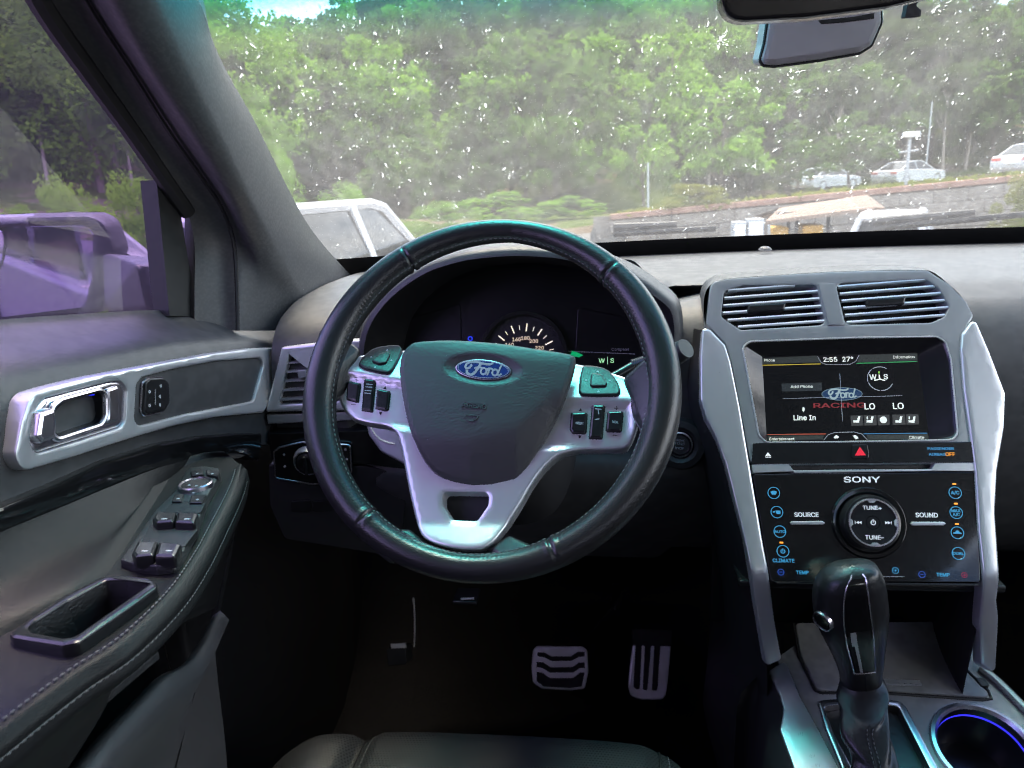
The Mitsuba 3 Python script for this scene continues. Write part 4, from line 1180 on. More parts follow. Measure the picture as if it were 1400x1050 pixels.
def script(fr, s):
    """the cursive wordmark of the oval badge, in units of the oval's half width s"""
    L1 = [spl([(-.64, .04), (-.60, .16), (-.44, .235), (-.2, .24), (.02, .20), (.2, .20), (.30, .25)], 20), spl([(-.64, .04), (-.58, -.03), (-.47, .04), (-.44, .12)], 10)]
    L2 = [spl([(-.10, .22), (-.19, .02), (-.28, -.16), (-.40, -.24), (-.52, -.20), (-.56, -.12)], 18)]
    L3 = [spl([(-.30, .02), (-.18, .05), (-.06, .05)], 6), arc(.03, -.07, .10, 0, 360, 20, .12), spl([(.14, .01), (.21, .05), (.18, -.18)], 8), spl([(.19, -.04), (.26, .05), (.34, .03)], 8), arc(.44, -.08, .10, 0, 360, 20, .11), spl([(.64, .25), (.57, .02), (.54, -.15), (.60, -.17), (.66, -.12)], 14)]
    g = shapely.union_all([sg.LineString(np.array(l) * s).buffer(w * s, quad_segs=3) for l, w in [(l, .040) for l in L1] + [(l, .048) for l in L2] + [(l, .032) for l in L3]])
    out = []
    for q in getattr(g, 'geoms', [g]):
        out.append(fr.mesh(trimesh.creation.extrude_polygon(q, 0.0004, engine='earcut')))
    return cat_(out)


ob = P([(622, 406)])[0]
f = S.sub(ob[0], ob[1], HS, 0.0)
hw, hh = 0.0245, 0.0083
obj(f'{X_}__badge_field', stroke(f, [arc(0, 0, hw * 0.94, 0, 360, 48, hh * 0.90)], 0, 0.0002, 0.0001, poly=True), 'mat_black', smooth=False, emit=np.array((0.004, 0.030, 0.10)) * EM)
obj(f'{X_}__badge_ring', stroke(f, [arc(0, 0, hw * 0.97, 0, 360, 48, hh * 0.95)], 0.0006, 0.0003, 0.0001), 'mat_black', smooth=False, emit=np.array((0.16, 0.26, 0.34)) * EM)
f2 = S.sub(ob[0], ob[1], HS + 0.0004, 0.0)
m_ = script(f2, hw)
obj(f'{X_}__badge_script', m_, 'mat_black', smooth=False, emit=np.array((0.30, 0.42, 0.46)) * EM)
m_ = text(S, 'RACING', zs([(608, 470)])[0], 0.0058, H1, 0.0002, True, rot=0.0, width=0.062)
obj(f'{X_}__red_lettering', m_, 'mat_black', smooth=False, emit=np.array((0.22, 0.015, 0.02)) * EM)

# strip below the screen
pl = S.px(z7([(270, 603), (288, 601), (860, 598), (896, 598), (905, 656), (266, 661)]))
obj('centre_stack__lower_strip', plate(S, pl, top=0.0062, bot=-0.01, bev=0.001), 'mat_semi')
tri = S.px(zs([(720, 704), (755, 752), (692, 754)]), 0.0065)
obj('centre_stack__lower_strip__hazard_button', plate(S, rnd(S.px(zs([(676, 692), (765, 690), (775, 768), (672, 770)]), 0.006), 0.002), top=0.0078, bot=0.0, bev=0.001), 'mat_semi')
obj('centre_stack__lower_strip__hazard_mark', stroke(S, [tri], 0, 0.0080, 0.0003, poly=True), 'mat_red', smooth=False, emit=np.array((0.75, 0.02, 0.05)) * EM * 0.8)
obj('centre_stack__lower_strip__airbag_lettering', cat_([text(S, 'PASSENGER', zs([(1178, 714)])[0], 0.0033, 0.0064, width=0.029), text(S, 'AIRBAG', zs([(1158, 746)])[0], 0.0033, 0.0064, width=0.0185)]), 'mat_black', smooth=False, emit=np.array((0.06, 0.35, 0.70)) * EM)
obj('centre_stack__lower_strip__airbag_off', text(S, 'OFF', zs([(1231, 745)])[0], 0.0042, 0.0064, bold=True, width=0.0105), 'mat_black', smooth=False, emit=np.array((1.0, 0.36, 0.02)) * EM)
o = S.px(zs([(206, 750)]), 0.0065)[0]
obj('centre_stack__lower_strip__eject_mark', stroke(S, [o + np.array([(-.0035, -.001), (0, .0032), (.0035, -.001)]), o + np.array([(-.0035, -.0030), (.0035, -.0030), (.0035, -.0020), (-.0035, -.0020)])], 0, 0.0064, 0.0003, poly=True), 'mat_white', smooth=False, emit=np.array((0.5, 0.5, 0.5)) * EM)
# disc slot between two silver bars
for nm, q in (('left', [(266, 663), (371, 661), (388, 682), (270, 687)]), ('right', [(790, 658), (906, 657), (908, 682), (776, 681)])):
    obj('centre_stack__slot_bar', plate(S, S.px(z7(q)), top=0.0055, bot=-0.01, bev=0.001), 'mat_silver')
obj('centre_stack__disc_slot', plate(S, S.px(z7([(366, 660), (795, 656), (782, 676), (384, 680)])), top=-0.004, bot=-0.02, bev=0.001), 'mat_black')
obj('centre_stack__slot_edge', plate(S, S.px(z7([(384, 679), (782, 675), (780, 682), (386, 687)])), top=0.0055, bot=-0.01, bev=0.0008), 'mat_silver')

# audio and climate panel
ap = S.px(z7([(269, 689), (908, 684), (921, 1000), (320, 998)]))
obj('centre_stack__audio_panel', plate(S, rnd(ap, 0.003), top=0.0045, bot=-0.02, bev=0.0015), 'mat_gloss', label='glossy black audio and climate panel')
Y_ = 'centre_stack__audio_panel'
HA = 0.0046
R_ = lambda pts, h=HA: S.px(zr(pts), h)
ck = R_([(710, 402)])[0]
ppm = np.linalg.norm(R_([(910, 402)])[0] - ck) / 200.0
obj(f'{Y_}__knob_dish', ring_mesh(S, *ck, [(ppm * 222, HA - 0.001), (ppm * 210, HA + 0.003), (ppm * 190, HA + 0.0025), (ppm * 172, HA - 0.001)], 80), 'mat_gloss')
obj(f'{Y_}__knob', ring_mesh(S, *ck, [(ppm * 172, HA), (ppm * 166, HA + 0.013), (ppm * 158, HA + 0.016), (ppm * 146, HA + 0.0165)], 80), 'mat_semi')
obj(f'{Y_}__knob_ring', ring_mesh(S, *ck, [(ppm * 147, HA + 0.0155), (ppm * 143, HA + 0.018), (ppm * 134, HA + 0.018), (ppm * 131, HA + 0.0155)], 80), 'mat_chrome')
obj(f'{Y_}__knob_face', ring_mesh(S, *ck, [(0.0003, HA + 0.0158), (ppm * 36, HA + 0.0158), (ppm * 39, HA + 0.0150), (ppm * 42, HA + 0.0160), (ppm * 131, HA + 0.0160)], 80), 'mat_semi')
tabs = [hull(S.W([(ck[0] + math.cos(a) * rr - math.sin(a) * w, ck[1] + math.sin(a) * rr + math.cos(a) * w, hz) for rr, w_ in ((ppm * 118, ppm * 14), (ppm * 134, ppm * 26)) for w in (-w_, w_) for hz in (HA + 0.0158, HA + 0.0176)])) for a in (0, PI / 2, PI, -PI / 2)]
for tb in tabs:
    obj(f'{Y_}__knob_tab', tb, 'mat_silver', smooth=20)
HK = HA + 0.0163
fk = S.sub(ck[0], ck[1], HK, -0.0)
L = [text(fk.sub(0, ppm * 88), 'TUNE+', None, ppm * 24, 0, bold=True), text(fk.sub(0, -ppm * 88), 'TUNE–', None, ppm * 24, 0, bold=True)]
s = ppm * 12
for dx, sg_ in ((-ppm * 84, -1), (ppm * 84, 1)):
    L.append(stroke(fk, [np.array([(dx + sg_ * (o - 1.6) * s, s * 0.8), (dx + sg_ * (o - 1.6) * s, -s * 0.8), (dx + sg_ * (o - .2) * s, 0)]) for o in (0.2, 1.5)] + [np.array([(dx + sg_ * 1.5 * s, s * .8), (dx + sg_ * 1.8 * s, s * .8), (dx + sg_ * 1.8 * s, -s * .8), (dx + sg_ * 1.5 * s, -s * .8)])], 0, 0, 0.0003, poly=True))
L.append(stroke(fk, [arc(0, 0, ppm * 13, -230, 50, 18)], ppm * 5, 0, 0.0003))
L.append(stroke(fk, [[(0, ppm * 3), (0, ppm * 17)]], ppm * 5, 0, 0.0003))
obj(f'{Y_}__knob_lettering', cat_(L), 'mat_white', smooth=False, emit=np.array((0.3, 0.3, 0.32)) * EM)
for q, nm, tx in (([(252, 400), (265, 392), (440, 391), (460, 402), (440, 414), (262, 414)], 'SOURCE', (350, 355)), ([(948, 406), (960, 396), (1140, 396), (1156, 407), (1140, 420), (958, 420)], 'SOUND', (1047, 357))):
    obj(f'{Y_}__bar_button', plate(S, rnd(R_(q), 0.0010), top=HA + 0.003, bot=0.0, bev=0.0012), 'mat_silver')
    obj(f'{Y_}__bar_lettering', text(S, nm, zr([tx])[0], 0.0050, HA, bold=True), 'mat_white', smooth=False, emit=np.array((0.35, 0.36, 0.38)) * EM)
obj(f'{Y_}__maker_lettering', text(S, 'SONY', zr([(671, 151)])[0], 0.0066, HA, bold=True, width=0.041), 'mat_white', smooth=False, emit=np.array((0.30, 0.30, 0.31)) * EM)
BL = np.array((0.05, 0.42, 0.80)) * EM * 0.75
blue, dark_blue = [], []
lab = {(160, 229): None, (178, 340): None, (195, 453): 'AUTO', (213, 567): 'pw', (1211, 228): 'A/C', (1217, 343): 'MAX', (1224, 460): 'car', (1230, 580): 'DUAL'}
for (x, y), t in lab.items():
    c = R_([(x, y)])[0]
    kk = obj(f'{Y_}__climate_button', ring_mesh(S, *c, [(0.0003, HA + 0.0002), (ppm * 33, HA + 0.0002), (ppm * 36, HA + 0.0008), (ppm * 38, HA)], 40), 'mat_gloss')
    nb = len(blue)
    blue.append(stroke(S, [arc(*c, ppm * 35.5, 0, 360, 36)], ppm * 4.5, HA + 0.0008, 0.0002))
    f = S.sub(c[0], c[1], HA + 0.0004)
    if t == 'MAX':
        blue += [text(f.sub(0, ppm * 11), 'MAX', None, ppm * 17, 0, bold=True), text(f.sub(0, -ppm * 12), 'A/C', None, ppm * 17, 0, bold=True)]
    elif t == 'pw':
        blue += [stroke(f, [arc(0, 0, ppm * 12, -230, 50, 14), np.array([(0, 0), (0, ppm * 15)])], ppm * 5, 0, 0.0003)]
    elif t == 'car':
        blue.append(stroke(f, [spl(np.array([(-24, -6), (-22, 2), (-12, 4), (-6, 12), (8, 12), (14, 3), (24, 0), (24, -7)]) * ppm, 24)], 0, 0, 0.0003, poly=True))
    elif t:
        blue.append(text(f, t, None, ppm * (20 if len(t) < 4 else 17), 0, bold=True))
    elif y == 229:
        blue.append(stroke(f, [np.array([(-20, 8), (-8, 13), (8, 13), (20, 8), (13, -8), (6, -14), (0, -8), (-6, -14), (-13, -8)]) * ppm], 0, 0, 0.0003, poly=True))
    else:
        blue.append(stroke(f, [np.array([(-8, 9), (22, 9), (22, -12), (-2, -12)]) * ppm, np.array([(-24, 4), (-12, 8), (-10, -2), (-24, -3)]) * ppm], 0, 0, 0.0003, poly=True))
    blue[nb:] = [cat_(blue[nb:])]
blue.append(text(S, 'CLIMATE', zr([(217, 621)])[0], ppm * 21, HA, bold=True))
blue += [text(S, 'TEMP', zr([p])[0], ppm * 20, HA, bold=True) for p in ((326, 690), (1142, 703))]
c = R_([(729, 678)])[0]
blue.append(stroke(S, [arc(c[0] + dx * ppm * 9, c[1] + dy * ppm * 9, ppm * 8, 0, 360, 14) for dx in (-1, 1) for dy in (-1, 1)], ppm * 3.5, HA, 0.0002))
for p, sign in (((866, 679), '+'), ((202, 688), '-'), ((1020, 702), '-')):
    c = R_([p])[0]
    ln = [np.array([c + [-ppm * 8, 0], c + [ppm * 8, 0]])] + ([np.array([c + [0, -ppm * 8], c + [0, ppm * 8]])] if sign == '+' else [])
    (blue if sign == '+' else dark_blue).append(stroke(S, [arc(*c, ppm * 18, 0, 360, 24), *ln], ppm * 3.5, HA, 0.0002))
for m_ in blue:
    obj(f'{Y_}__blue_mark', m_, 'mat_black', smooth=False, emit=BL)
for m_ in dark_blue:
    obj(f'{Y_}__minus_mark', m_, 'mat_black', smooth=False, emit=np.array((0.02, 0.09, 0.55)) * EM)
c = R_([(1266, 705)])[0]
obj(f'{Y_}__plus_mark', stroke(S, [arc(*c, ppm * 15, 0, 360, 24), np.array([c + [-ppm * 7, 0], c + [ppm * 7, 0]]), np.array([c + [0, -ppm * 7], c + [0, ppm * 7]])], ppm * 3.5, HA, 0.0002), 'mat_black', smooth=False, emit=np.array((0.30, 0.01, 0.06)) * EM)
for p in ((205, 517), (1207, 177), (1217, 291), (1223, 409)):
    c = R_([p])[0]
    obj(f'{Y_}__indicator_lamp', plate(S, rnd(np.array([[-11, -5], [11, -5], [11, 5], [-11, 5]]) * ppm + c, 0.0005), top=HA + 0.0006, bot=0.004, bev=0.0003), 'mat_black', emit=np.array((1.6, 0.55, 0.05)) * EM)
obj(f'{Y_}__bottom_ledge', plate(S, R_([(160, 742), (1345, 755), (1345, 764), (165, 752)]), top=0.010, bot=0.0, bev=0.002), 'mat_semi')
q = R_([(760, 712), (915, 712), (920, 717), (758, 717)])
obj(f'{Y_}__fan_bar', plate(S, q, top=HA + 0.001, bot=0.003, bev=0.0004), 'mat_silver')

# the two long silver trims, wider at the shoulder, running down to the console
tl_ = bent(z7([(126, 266), (150, 277), (192, 320), (208, 372), (234, 500), (266, 690), (300, 890), (320, 1010)]) + z8([(442, 300), (470, 452)]) + z8([(410, 478)]) + z7([(275, 1052), (245, 880), (212, 745), (192, 665), (165, 590), (135, 530), (120, 478), (119, 350)]), 0.004)
tr_ = bent(z7([(905, 240), (869, 288), (865, 330), (874, 450), (890, 565), (906, 690), (915, 850), (924, 1050)]) + z8([(1226, 300), (1230, 470), (1286, 512), (1298, 290)]) + z7([(968, 1050), (964, 800), (970, 680), (990, 560), (994, 460), (950, 345)]), 0.004)
for q, lb in ((tl_, 'long silver trim on the left of the stack'), (tr_, 'long silver trim on the right of the stack')):
    obj('centre_stack__trim', plate(S, dense(rnd(q, 0.0045, 8), 0.006), top=0.008, bot=-0.012, bev=0.003, crown=bend, sub=0.006), 'mat_silver', smooth=40, label=lb)

# ================================================================== CENTRE CONSOLE
thing('centre_console', 'grey centre console with storage lid, cup holder and gear gate', 'console')
Q = Frame((0.30, 0.775, 0.862), (0, -0.333, 0.943), (0, 1, 0.35))
gate_o = z8([(612, 622), (622, 612), (690, 606), (880, 608), (925, 616), (950, 640), (1085, 900), (1100, 1010), (740, 1010), (700, 868), (640, 720)])
gate_i = z8([(634, 640), (700, 628), (870, 630), (918, 640), (1050, 900), (1060, 990), (775, 990), (740, 868), (672, 740)])
cup_px = z8([(1042, 690), (1060, 660), (1110, 640), (1180, 631), (1260, 636), (1340, 655), (1400, 683)])
cp = Q.px(cup_px)
A_ = np.column_stack([2 * cp, np.ones(len(cp))])
sol = np.linalg.lstsq(A_, (cp ** 2).sum(1), rcond=None)[0]
cc, cr = sol[:2], math.sqrt(sol[2] + sol[0] ** 2 + sol[1] ** 2)
cr = min(max(cr, 0.038), 0.052)
cc = cp[3] - [0.0, cr] if not (0.036 < math.sqrt(sol[2] + sol[0] ** 2 + sol[1] ** 2) < 0.054) else cc
obase = Q.px([(1060, 900), (1100, 872), (1330, 880), (1352, 918), (1400, 962), (1470, 1030), (1480, 1200), (1190, 1200), (1136, 1050)])
obj('centre_console__top', plate(Q, obase, [rnd(Q.px(gate_o), 0.004), arc(*cc, cr + 0.004, 0, 360, 56)[:-1]], top=0.0, bot=-0.02, bev=0.002), 'mat_console', smooth=35)
lid = Q.px(z8([(520, 330), (545, 440), (604, 566), (625, 574), (880, 576), (1240, 600), (1268, 596), (1258, 576), (1132, 455), (1100, 380), (1090, 330)]), 0.002)
vm = lid[:, 1].max()


def lid_crown(u, v):
    d = np.maximum(0, v - (vm - 0.055))
    return 4.0 * d * d


obj('centre_console__storage_lid', plate(Q, dense(rnd(lid, 0.006), 0.006), top=0.004, bot=-0.004, bev=0.0025, crown=lid_crown, sub=0.008), 'mat_console', smooth=40, label='lid of the storage bin under the audio panel')
gv = Q.px(z8([(514, 330), (539, 442), (600, 572), (622, 580), (880, 582), (1242, 607), (1276, 602), (1264, 572), (1138, 452), (1106, 380)]), 0.001)
obj('centre_console__lid_gap', tube(Q.W(np.column_stack([gv, 0.0006 + lid_crown(gv[:, 0], gv[:, 1])])), 0.0018, 6), 'mat_black')
obj('centre_console__plaque', plate(Q, rnd(Q.px(z8([(858, 528), (1000, 534), (1010, 554), (868, 550)]), 0.004), 0.001), top=0.0056, bot=0.003, bev=0.0005), 'mat_silver')
e_ = Q.px(z8([(920, 542), (945, 543), (968, 545), (990, 547)]), 0.006)
obj('centre_console__plaque__engraving', stroke(Q, [[p + [-0.0012, 0.0006 * (-1) ** i], p + [0.0008, 0.0002], p + [0.0014, -0.0007]] for i, p in enumerate(e_)], 0.0005, 0.0056, 0.0002), 'mat_rubber', smooth=False)
obj('centre_console__gate_frame', plate(Q, rnd(Q.px(gate_o), 0.004), [rnd(Q.px(gate_i), 0.003)], top=0.003, bot=-0.012, bev=0.0022), 'mat_chrome', label='chrome frame of the gear gate')
obj('centre_console__gate_floor', plate(Q, rnd(Q.px(gate_i), 0.003), top=-0.009, bot=-0.02, bev=0.001), 'mat_leather')
obj('centre_console__cup_ring', ring_mesh(Q, *cc, [(cr + 0.0045, -0.001), (cr + 0.003, 0.003), (cr - 0.001, 0.0035), (cr - 0.004, 0.000), (cr - 0.0045, -0.010)], 72), 'mat_chrome', label='chrome ring of the cup holder')
obj('centre_console__cup_glow', ring_mesh(Q, *cc, [(cr - 0.0046, -0.010), (cr - 0.0046, -0.0135)], 72), 'mat_black', emit=np.array((0.03, 0.03, 1.0)) * EM * 1.6, flip_normals=False, label='blue glowing light ring inside the cup holder')
obj('centre_console__cup_well', ring_mesh(Q, *cc, [(cr - 0.0045, -0.0135), (cr - 0.006, -0.07), (0.0005, -0.072)], 72), 'mat_semi')
# silver side trim by the driver's knee and the flank below
st = Q.px(z8([(424, 496), (484, 460), (500, 490), (540, 592), (600, 700), (690, 872), (740, 980), (600, 980), (520, 872), (466, 722), (481, 645), (466, 590)]), 0.004)
obj('centre_console__side_trim', plate(Q, rnd(st, 0.003), top=0.006, bot=-0.01, bev=0.002), 'mat_silver', label='silver side trim of the console')
fl = Q.px(z8([(360, 540), (424, 498), (464, 590), (479, 645), (463, 722), (518, 872), (590, 1000)]))
r0 = spl(Q.W(np.column_stack([fl, np.full(len(fl), 0.003)])), 30)
r0 = np.vstack([r0, r0[-1] + np.array([-0.01, -0.55, -0.12])])
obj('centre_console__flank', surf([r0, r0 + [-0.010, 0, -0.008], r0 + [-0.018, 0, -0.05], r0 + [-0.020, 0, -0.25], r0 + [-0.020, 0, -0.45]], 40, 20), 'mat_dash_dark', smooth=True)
rg = Q.px(z8([(1232, 486), (1300, 540), (1400, 640), (1480, 720)]), 0.003)
r0 = spl(Q.W(np.column_stack([rg, np.full(len(rg), 0.004)])), 20)
obj('centre_console__right_rail', tube(r0, 0.005, 8), 'mat_satin')
obj('centre_console__right_flank', surf([r0, r0 + [0.015, 0, -0.01], r0 + [0.02, 0, -0.1], r0 + [0.02, 0, -0.42]], 20, 10), 'mat_dash_dark', smooth=True)
q = Q.px(z8([(1210, 524), (1246, 526), (1270, 556), (1236, 558)]), 0.004)
obj('centre_console__release_catch', plate(Q, rnd(q, 0.002), top=0.006, bot=-0.005, bev=0.001), 'mat_black')
e_ = Q.px([(1094, 1003), (1110, 1034), (1117, 1046)], 0.006)
obj('centre_console__trim_marks', stroke(Q, [[p + [dx, -0.002], p + [dx + 0.001, 0.002]] for p in e_ for dx in (-0.0025, -0.0005, 0.0018)], 0.0004, 0.0061, 0.0001), 'mat_print', smooth=False)
# dark back wall of the cubby under the audio panel
obj('centre_stack__cubby', cat_([rbox((0.14, 0.975, 0.86), (0.46, 0.985, 1.06), 0.003), rbox((0.15, 0.815, 1.012), (0.45, 0.98, 1.022), 0.003)]), 'mat_black')

# ================================================================== GEAR LEVER
thing('gear_lever', 'black leather gear lever with a glossy inlay and gathered leather boot', 'gear lever')
# axis from the boot's top to the crown of the knob, with the outline's left and right edges as seen
prof = [((738, 96), (752, 95), .744), ((668, 100), (828, 106), .747), ((628, 118), (846, 124), .749), ((603, 150), (861, 165), .751), ((594, 195), (869, 215), .754), ((597, 250), (874, 265), .757), ((612, 310), (872, 315), .761), ((640, 370), (866, 370), .765), ((668, 430), (860, 430), .769), ((688, 480), (855, 480), .772), ((697, 520), (850, 522), .775)]
secs = []
for a, b, y in prof:
    A, B = at(*z8([a])[0], y=y), at(*z8([b])[0], y=y)
    secs.append((0.5 * (A + B), 0.5 * np.linalg.norm(B - A)))
_s = spl([[*s[0], 0.3 * s[1]] for s in secs], 60)
cen, rad = _s[:, :3], _s[:, 3] / 0.3
rad = np.maximum(rad, 0.0008)
ax = unit(cen[0] - cen[-1])
kx = unit(np.array([1, 0, 0]) - ax * ax[0])
ky = np.cross(ax, kx)                       # points forward, away from the driver


def knob(t, ph, lift=0.0):
    i = t * 59
    c = np.stack([np.interp(i, np.arange(60), cen[:, k]) for k in range(3)], -1)
    r = np.interp(i, np.arange(60), rad) + lift
    d = 0.72 + 0.22 * np.clip(t * 1.6 - 0.3, 0, 1)
    e = 2.5
    c_, s_ = np.cos(ph), np.sin(ph)
    n = (np.abs(c_) ** e + np.abs(s_) ** e) ** (-1 / e)
    return c + (r * c_ * n)[..., None] * kx + (r * d * s_ * n)[..., None] * ky


ph = np.linspace(0, 2 * PI, 73)[:-1]
Tt, Pp = np.meshgrid(np.linspace(0, 1, 60), ph, indexing='ij')
obj('gear_lever__knob', cat_([grid(knob(Tt, Pp), close_v=True), mk(np.vstack([knob(np.zeros(72), ph), knob(np.zeros(1), np.zeros(1)) * 0 + cen[0]]), [[i, (i + 1) % 72, 72] for i in range(72)])]), 'mat_leather', smooth=True)
FR_ = -PI / 2                               # the side turned to the driver
wa = lambda t: 0.32 + 0.10 * t


def patch(t0, t1, k0, k1, lift, nt=30, nk=12):
    tt, kk = np.meshgrid(np.linspace(t0, t1, nt), np.linspace(k0, k1, nk), indexing='ij')
    return knob(tt, FR_ + kk * wa(tt), lift)


obj('gear_lever__inlay', grid(patch(0.05, 0.80, -1, 1, 0.0008)), 'mat_gloss', smooth=True, label='glossy black inlay down the front of the knob')
for k in (-1, 1):
    obj('gear_lever__inlay_edge', tube(patch(0.03, 0.80, k, k, 0.0008, 40, 1)[:, 0], 0.0009, 6), 'mat_chrome')
tt = patch(0.80, 0.80, -1, 1, 0.001, 1, 12)[0]
obj('gear_lever__inlay_edge', tube(tt, 0.0009, 6), 'mat_chrome')
obj('gear_lever__position_window', grid(patch(0.40, 0.78, -0.78, 0.78, 0.0016)), 'mat_semi', smooth=True)
obj('gear_lever__chrome_strip', cat_([grid(patch(0.40, 0.52, -0.62, -0.22, 0.0026, 10, 4)), grid(patch(0.50, 0.78, -0.44, -0.20, 0.0026, 14, 4))]), 'mat_silver', smooth=True)
bc = knob(np.array([0.36]), np.array([PI + 0.62]))[0]
Bf = Frame(bc, unit(bc - (cen[int(0.36 * 59)]) + [0, -0.01, 0]))
obj('gear_lever__side_button', ring_mesh(Bf, 0, 0, [(0.0003, 0.002), (0.008, 0.0018), (0.0092, 0.0)], 36), 'mat_gloss')
obj('gear_lever__side_button__chrome_ring', ring_mesh(Bf, 0, 0, [(0.0092, -0.001), (0.0100, 0.0028), (0.0116, 0.0022), (0.0122, -0.004)], 36), 'mat_chrome')
obj('gear_lever__seam', tube(np.array([knob(np.array([t]), np.array([FR_ + 0.02]), 0.0002)[0] for t in np.linspace(0.81, 1, 12)]), 0.0007, 6), 'mat_black')
# boot
bp = [((700, 512), (850, 516), 0.775), ((694, 545), (868, 548), 0.769), ((686, 585), (879, 590), 0.759), ((696, 625), (872, 640), 0.746), ((694, 680), (872, 685), 0.734), ((708, 740), (886, 750), 0.721), ((730, 800), (898, 820), 0.708), ((742, 870), (918, 880), 0.695), ((748, 960), (950, 960), 0.680)]
Z = []
for a, b, y in bp:
    A, B = at(*z8([a])[0], y=y), at(*z8([b])[0], y=y)
    Z.append((0.5 * (A + B), 0.5 * np.linalg.norm(B - A)))
_s = spl([[*s[0], 0.3 * s[1]] for s in Z], 56)
cb, rb = _s[:, :3], _s[:, 3] / 0.3
P = np.zeros((56, 80, 3))
for i in range(56):
    for j in range(80):
        a = j * 2 * PI / 80
        t = i / 55
        wr = 1 + 0.07 * math.sin(9 * t * 2 + 2.0 * math.sin(a * 2 + 1) + a) * min(1, t * 3) + 0.05 * (float(meshkit.noise(np.array([math.cos(a) * 2.2, math.sin(a) * 2.2, t * 7]))) - 0.5)
        P[i, j] = cb[i] + kx * rb[i] * wr * math.cos(a) + ky * rb[i] * 0.9 * wr * math.sin(a)
obj('gear_lever__boot', grid(P, close_v=True), 'mat_leather', smooth=True, label='gathered leather boot at the foot of the lever')
jf = int(80 * 0.75)
for dj in (-1, 2):
    obj('gear_lever__boot__stitching', stitches(P[18:, jf + dj] + [0, -0.0006, 0.0003], 0.0032, 0.0014, 0.0006), 'mat_thread', kind='stuff')
obj('gear_lever__boot__seam', tube(P[16:, jf] + [0, 0.0004, 0], 0.0008, 6), 'mat_black')
# ================================================================== STEERING WHEEL
thing('steering_wheel', 'leather steering wheel with silver spokes and an oval blue badge', 'steering wheel')
TILT = math.radians(35.0)
V = Frame((-0.1242, 0.7014, 1.302), (0, -math.cos(TILT), math.sin(TILT)))
RC = 0.1725
ROT = math.radians(-7.0)


def seam_angle(p):
    q = V.px([p])[0]
    return math.atan2(q[1], q[0])


seams = [seam_angle(p) for p in z6([(305, 140), (848, 180), (200, 838), (692, 918)])]
NA, NS = 720, 30
ta = np.arange(NA) * 2 * PI / NA


def tube_r(a):
    d = np.degrees(np.arctan2(np.sin(a - ROT), np.cos(a - ROT)))
    r = np.interp(d, [-180, -150, -120, -90, -60, -30, 0, 30, 60, 90, 120, 150, 180], [.0178, .0172, .0155, .0140, .0155, .0172, .0178, .0172, .0150, .0127, .0150, .0172, .0178])
    g = np.zeros_like(a)
    for s in seams:
        dd = np.abs(np.arctan2(np.sin(a - s), np.cos(a - s))) * RC
        g = g + 0.0013 * np.exp(-(dd / 0.0012) ** 2) - 0.0005 * np.exp(-((dd - 0.004) / 0.0025) ** 2)
    return r - g


rr = tube_r(ta)
ph = np.arange(NS) * 2 * PI / NS
P = np.zeros((NA, NS, 3))
for i, a in enumerate(ta):
    rad = np.array([math.cos(a), math.sin(a), 0])
    P[i] = (0.1925 - rr[i] * 0.96) * rad + rr[i] * (np.cos(ph)[:, None] * rad * 0.96 + np.sin(ph)[:, None] * np.array([0, 0, 1.02]))
# slight puckering along the seam on the inner side
P += 0.0003 * ((np.cos(ph) < -0.55)[None, :, None]) * (np.sin(ta * 260)[:, None, None] * np.concatenate([np.cos(ta), np.sin(ta), 0 * ta]).reshape(3, -1).T[:, None, :])
obj('steering_wheel__rim', grid(V.W(P), close_u=True, close_v=True), 'mat_leather', smooth=True, label='black leather rim with a worn inner seam')
rim_s = V.W(np.array([[(0.1925 - rr[i] * 1.86) * math.cos(a), (0.1925 - rr[i] * 1.86) * math.sin(a), rr[i] * 0.36] for i, a in enumerate(ta)]))
obj('steering_wheel__rim__stitching', stitches(rim_s, 0.0034, 0.0020, 0.0007), 'mat_thread', kind='stuff', label='row of stitches on the inner side of the rim')

HB = -0.012                                             # the spokes lie a little behind the rim
bez = z6([(338, 362), (240, 378), (182, 388), (142, 402), (122, 424), (115, 455), (116, 490), (126, 530), (150, 563), (200, 578), (248, 586), (274, 606), (290, 660), (305, 740), (320, 810), (334, 858), (352, 887), (392, 907), (442, 918), (500, 920), (532, 905), (556, 875), (600, 808), (640, 740), (680, 690), (722, 660), (770, 649), (830, 648), (884, 645), (905, 620), (922, 570), (930, 530), (925, 492), (905, 457), (862, 437), (812, 420), (752, 403), (650, 384), (560, 370), (450, 361)])
hubp = z6([(328, 366), (450, 362), (560, 371), (652, 385), (751, 405), (746, 450), (726, 512), (692, 580), (650, 652), (612, 713), (586, 738), (540, 750), (440, 738), (390, 721), (355, 690), (330, 640), (310, 580), (296, 510), (288, 450), (291, 410), (308, 380)])
winp = z6([(400, 766), (523, 768), (520, 800), (492, 841), (426, 838), (402, 802)])
crL, crR = V.px(z1([(405, 508), (715, 560)]), HB), V.px(z2([(480, 510), (840, 515)]), HB)
hub_c = V.px(z6([(500, 540)]), HB)[0]


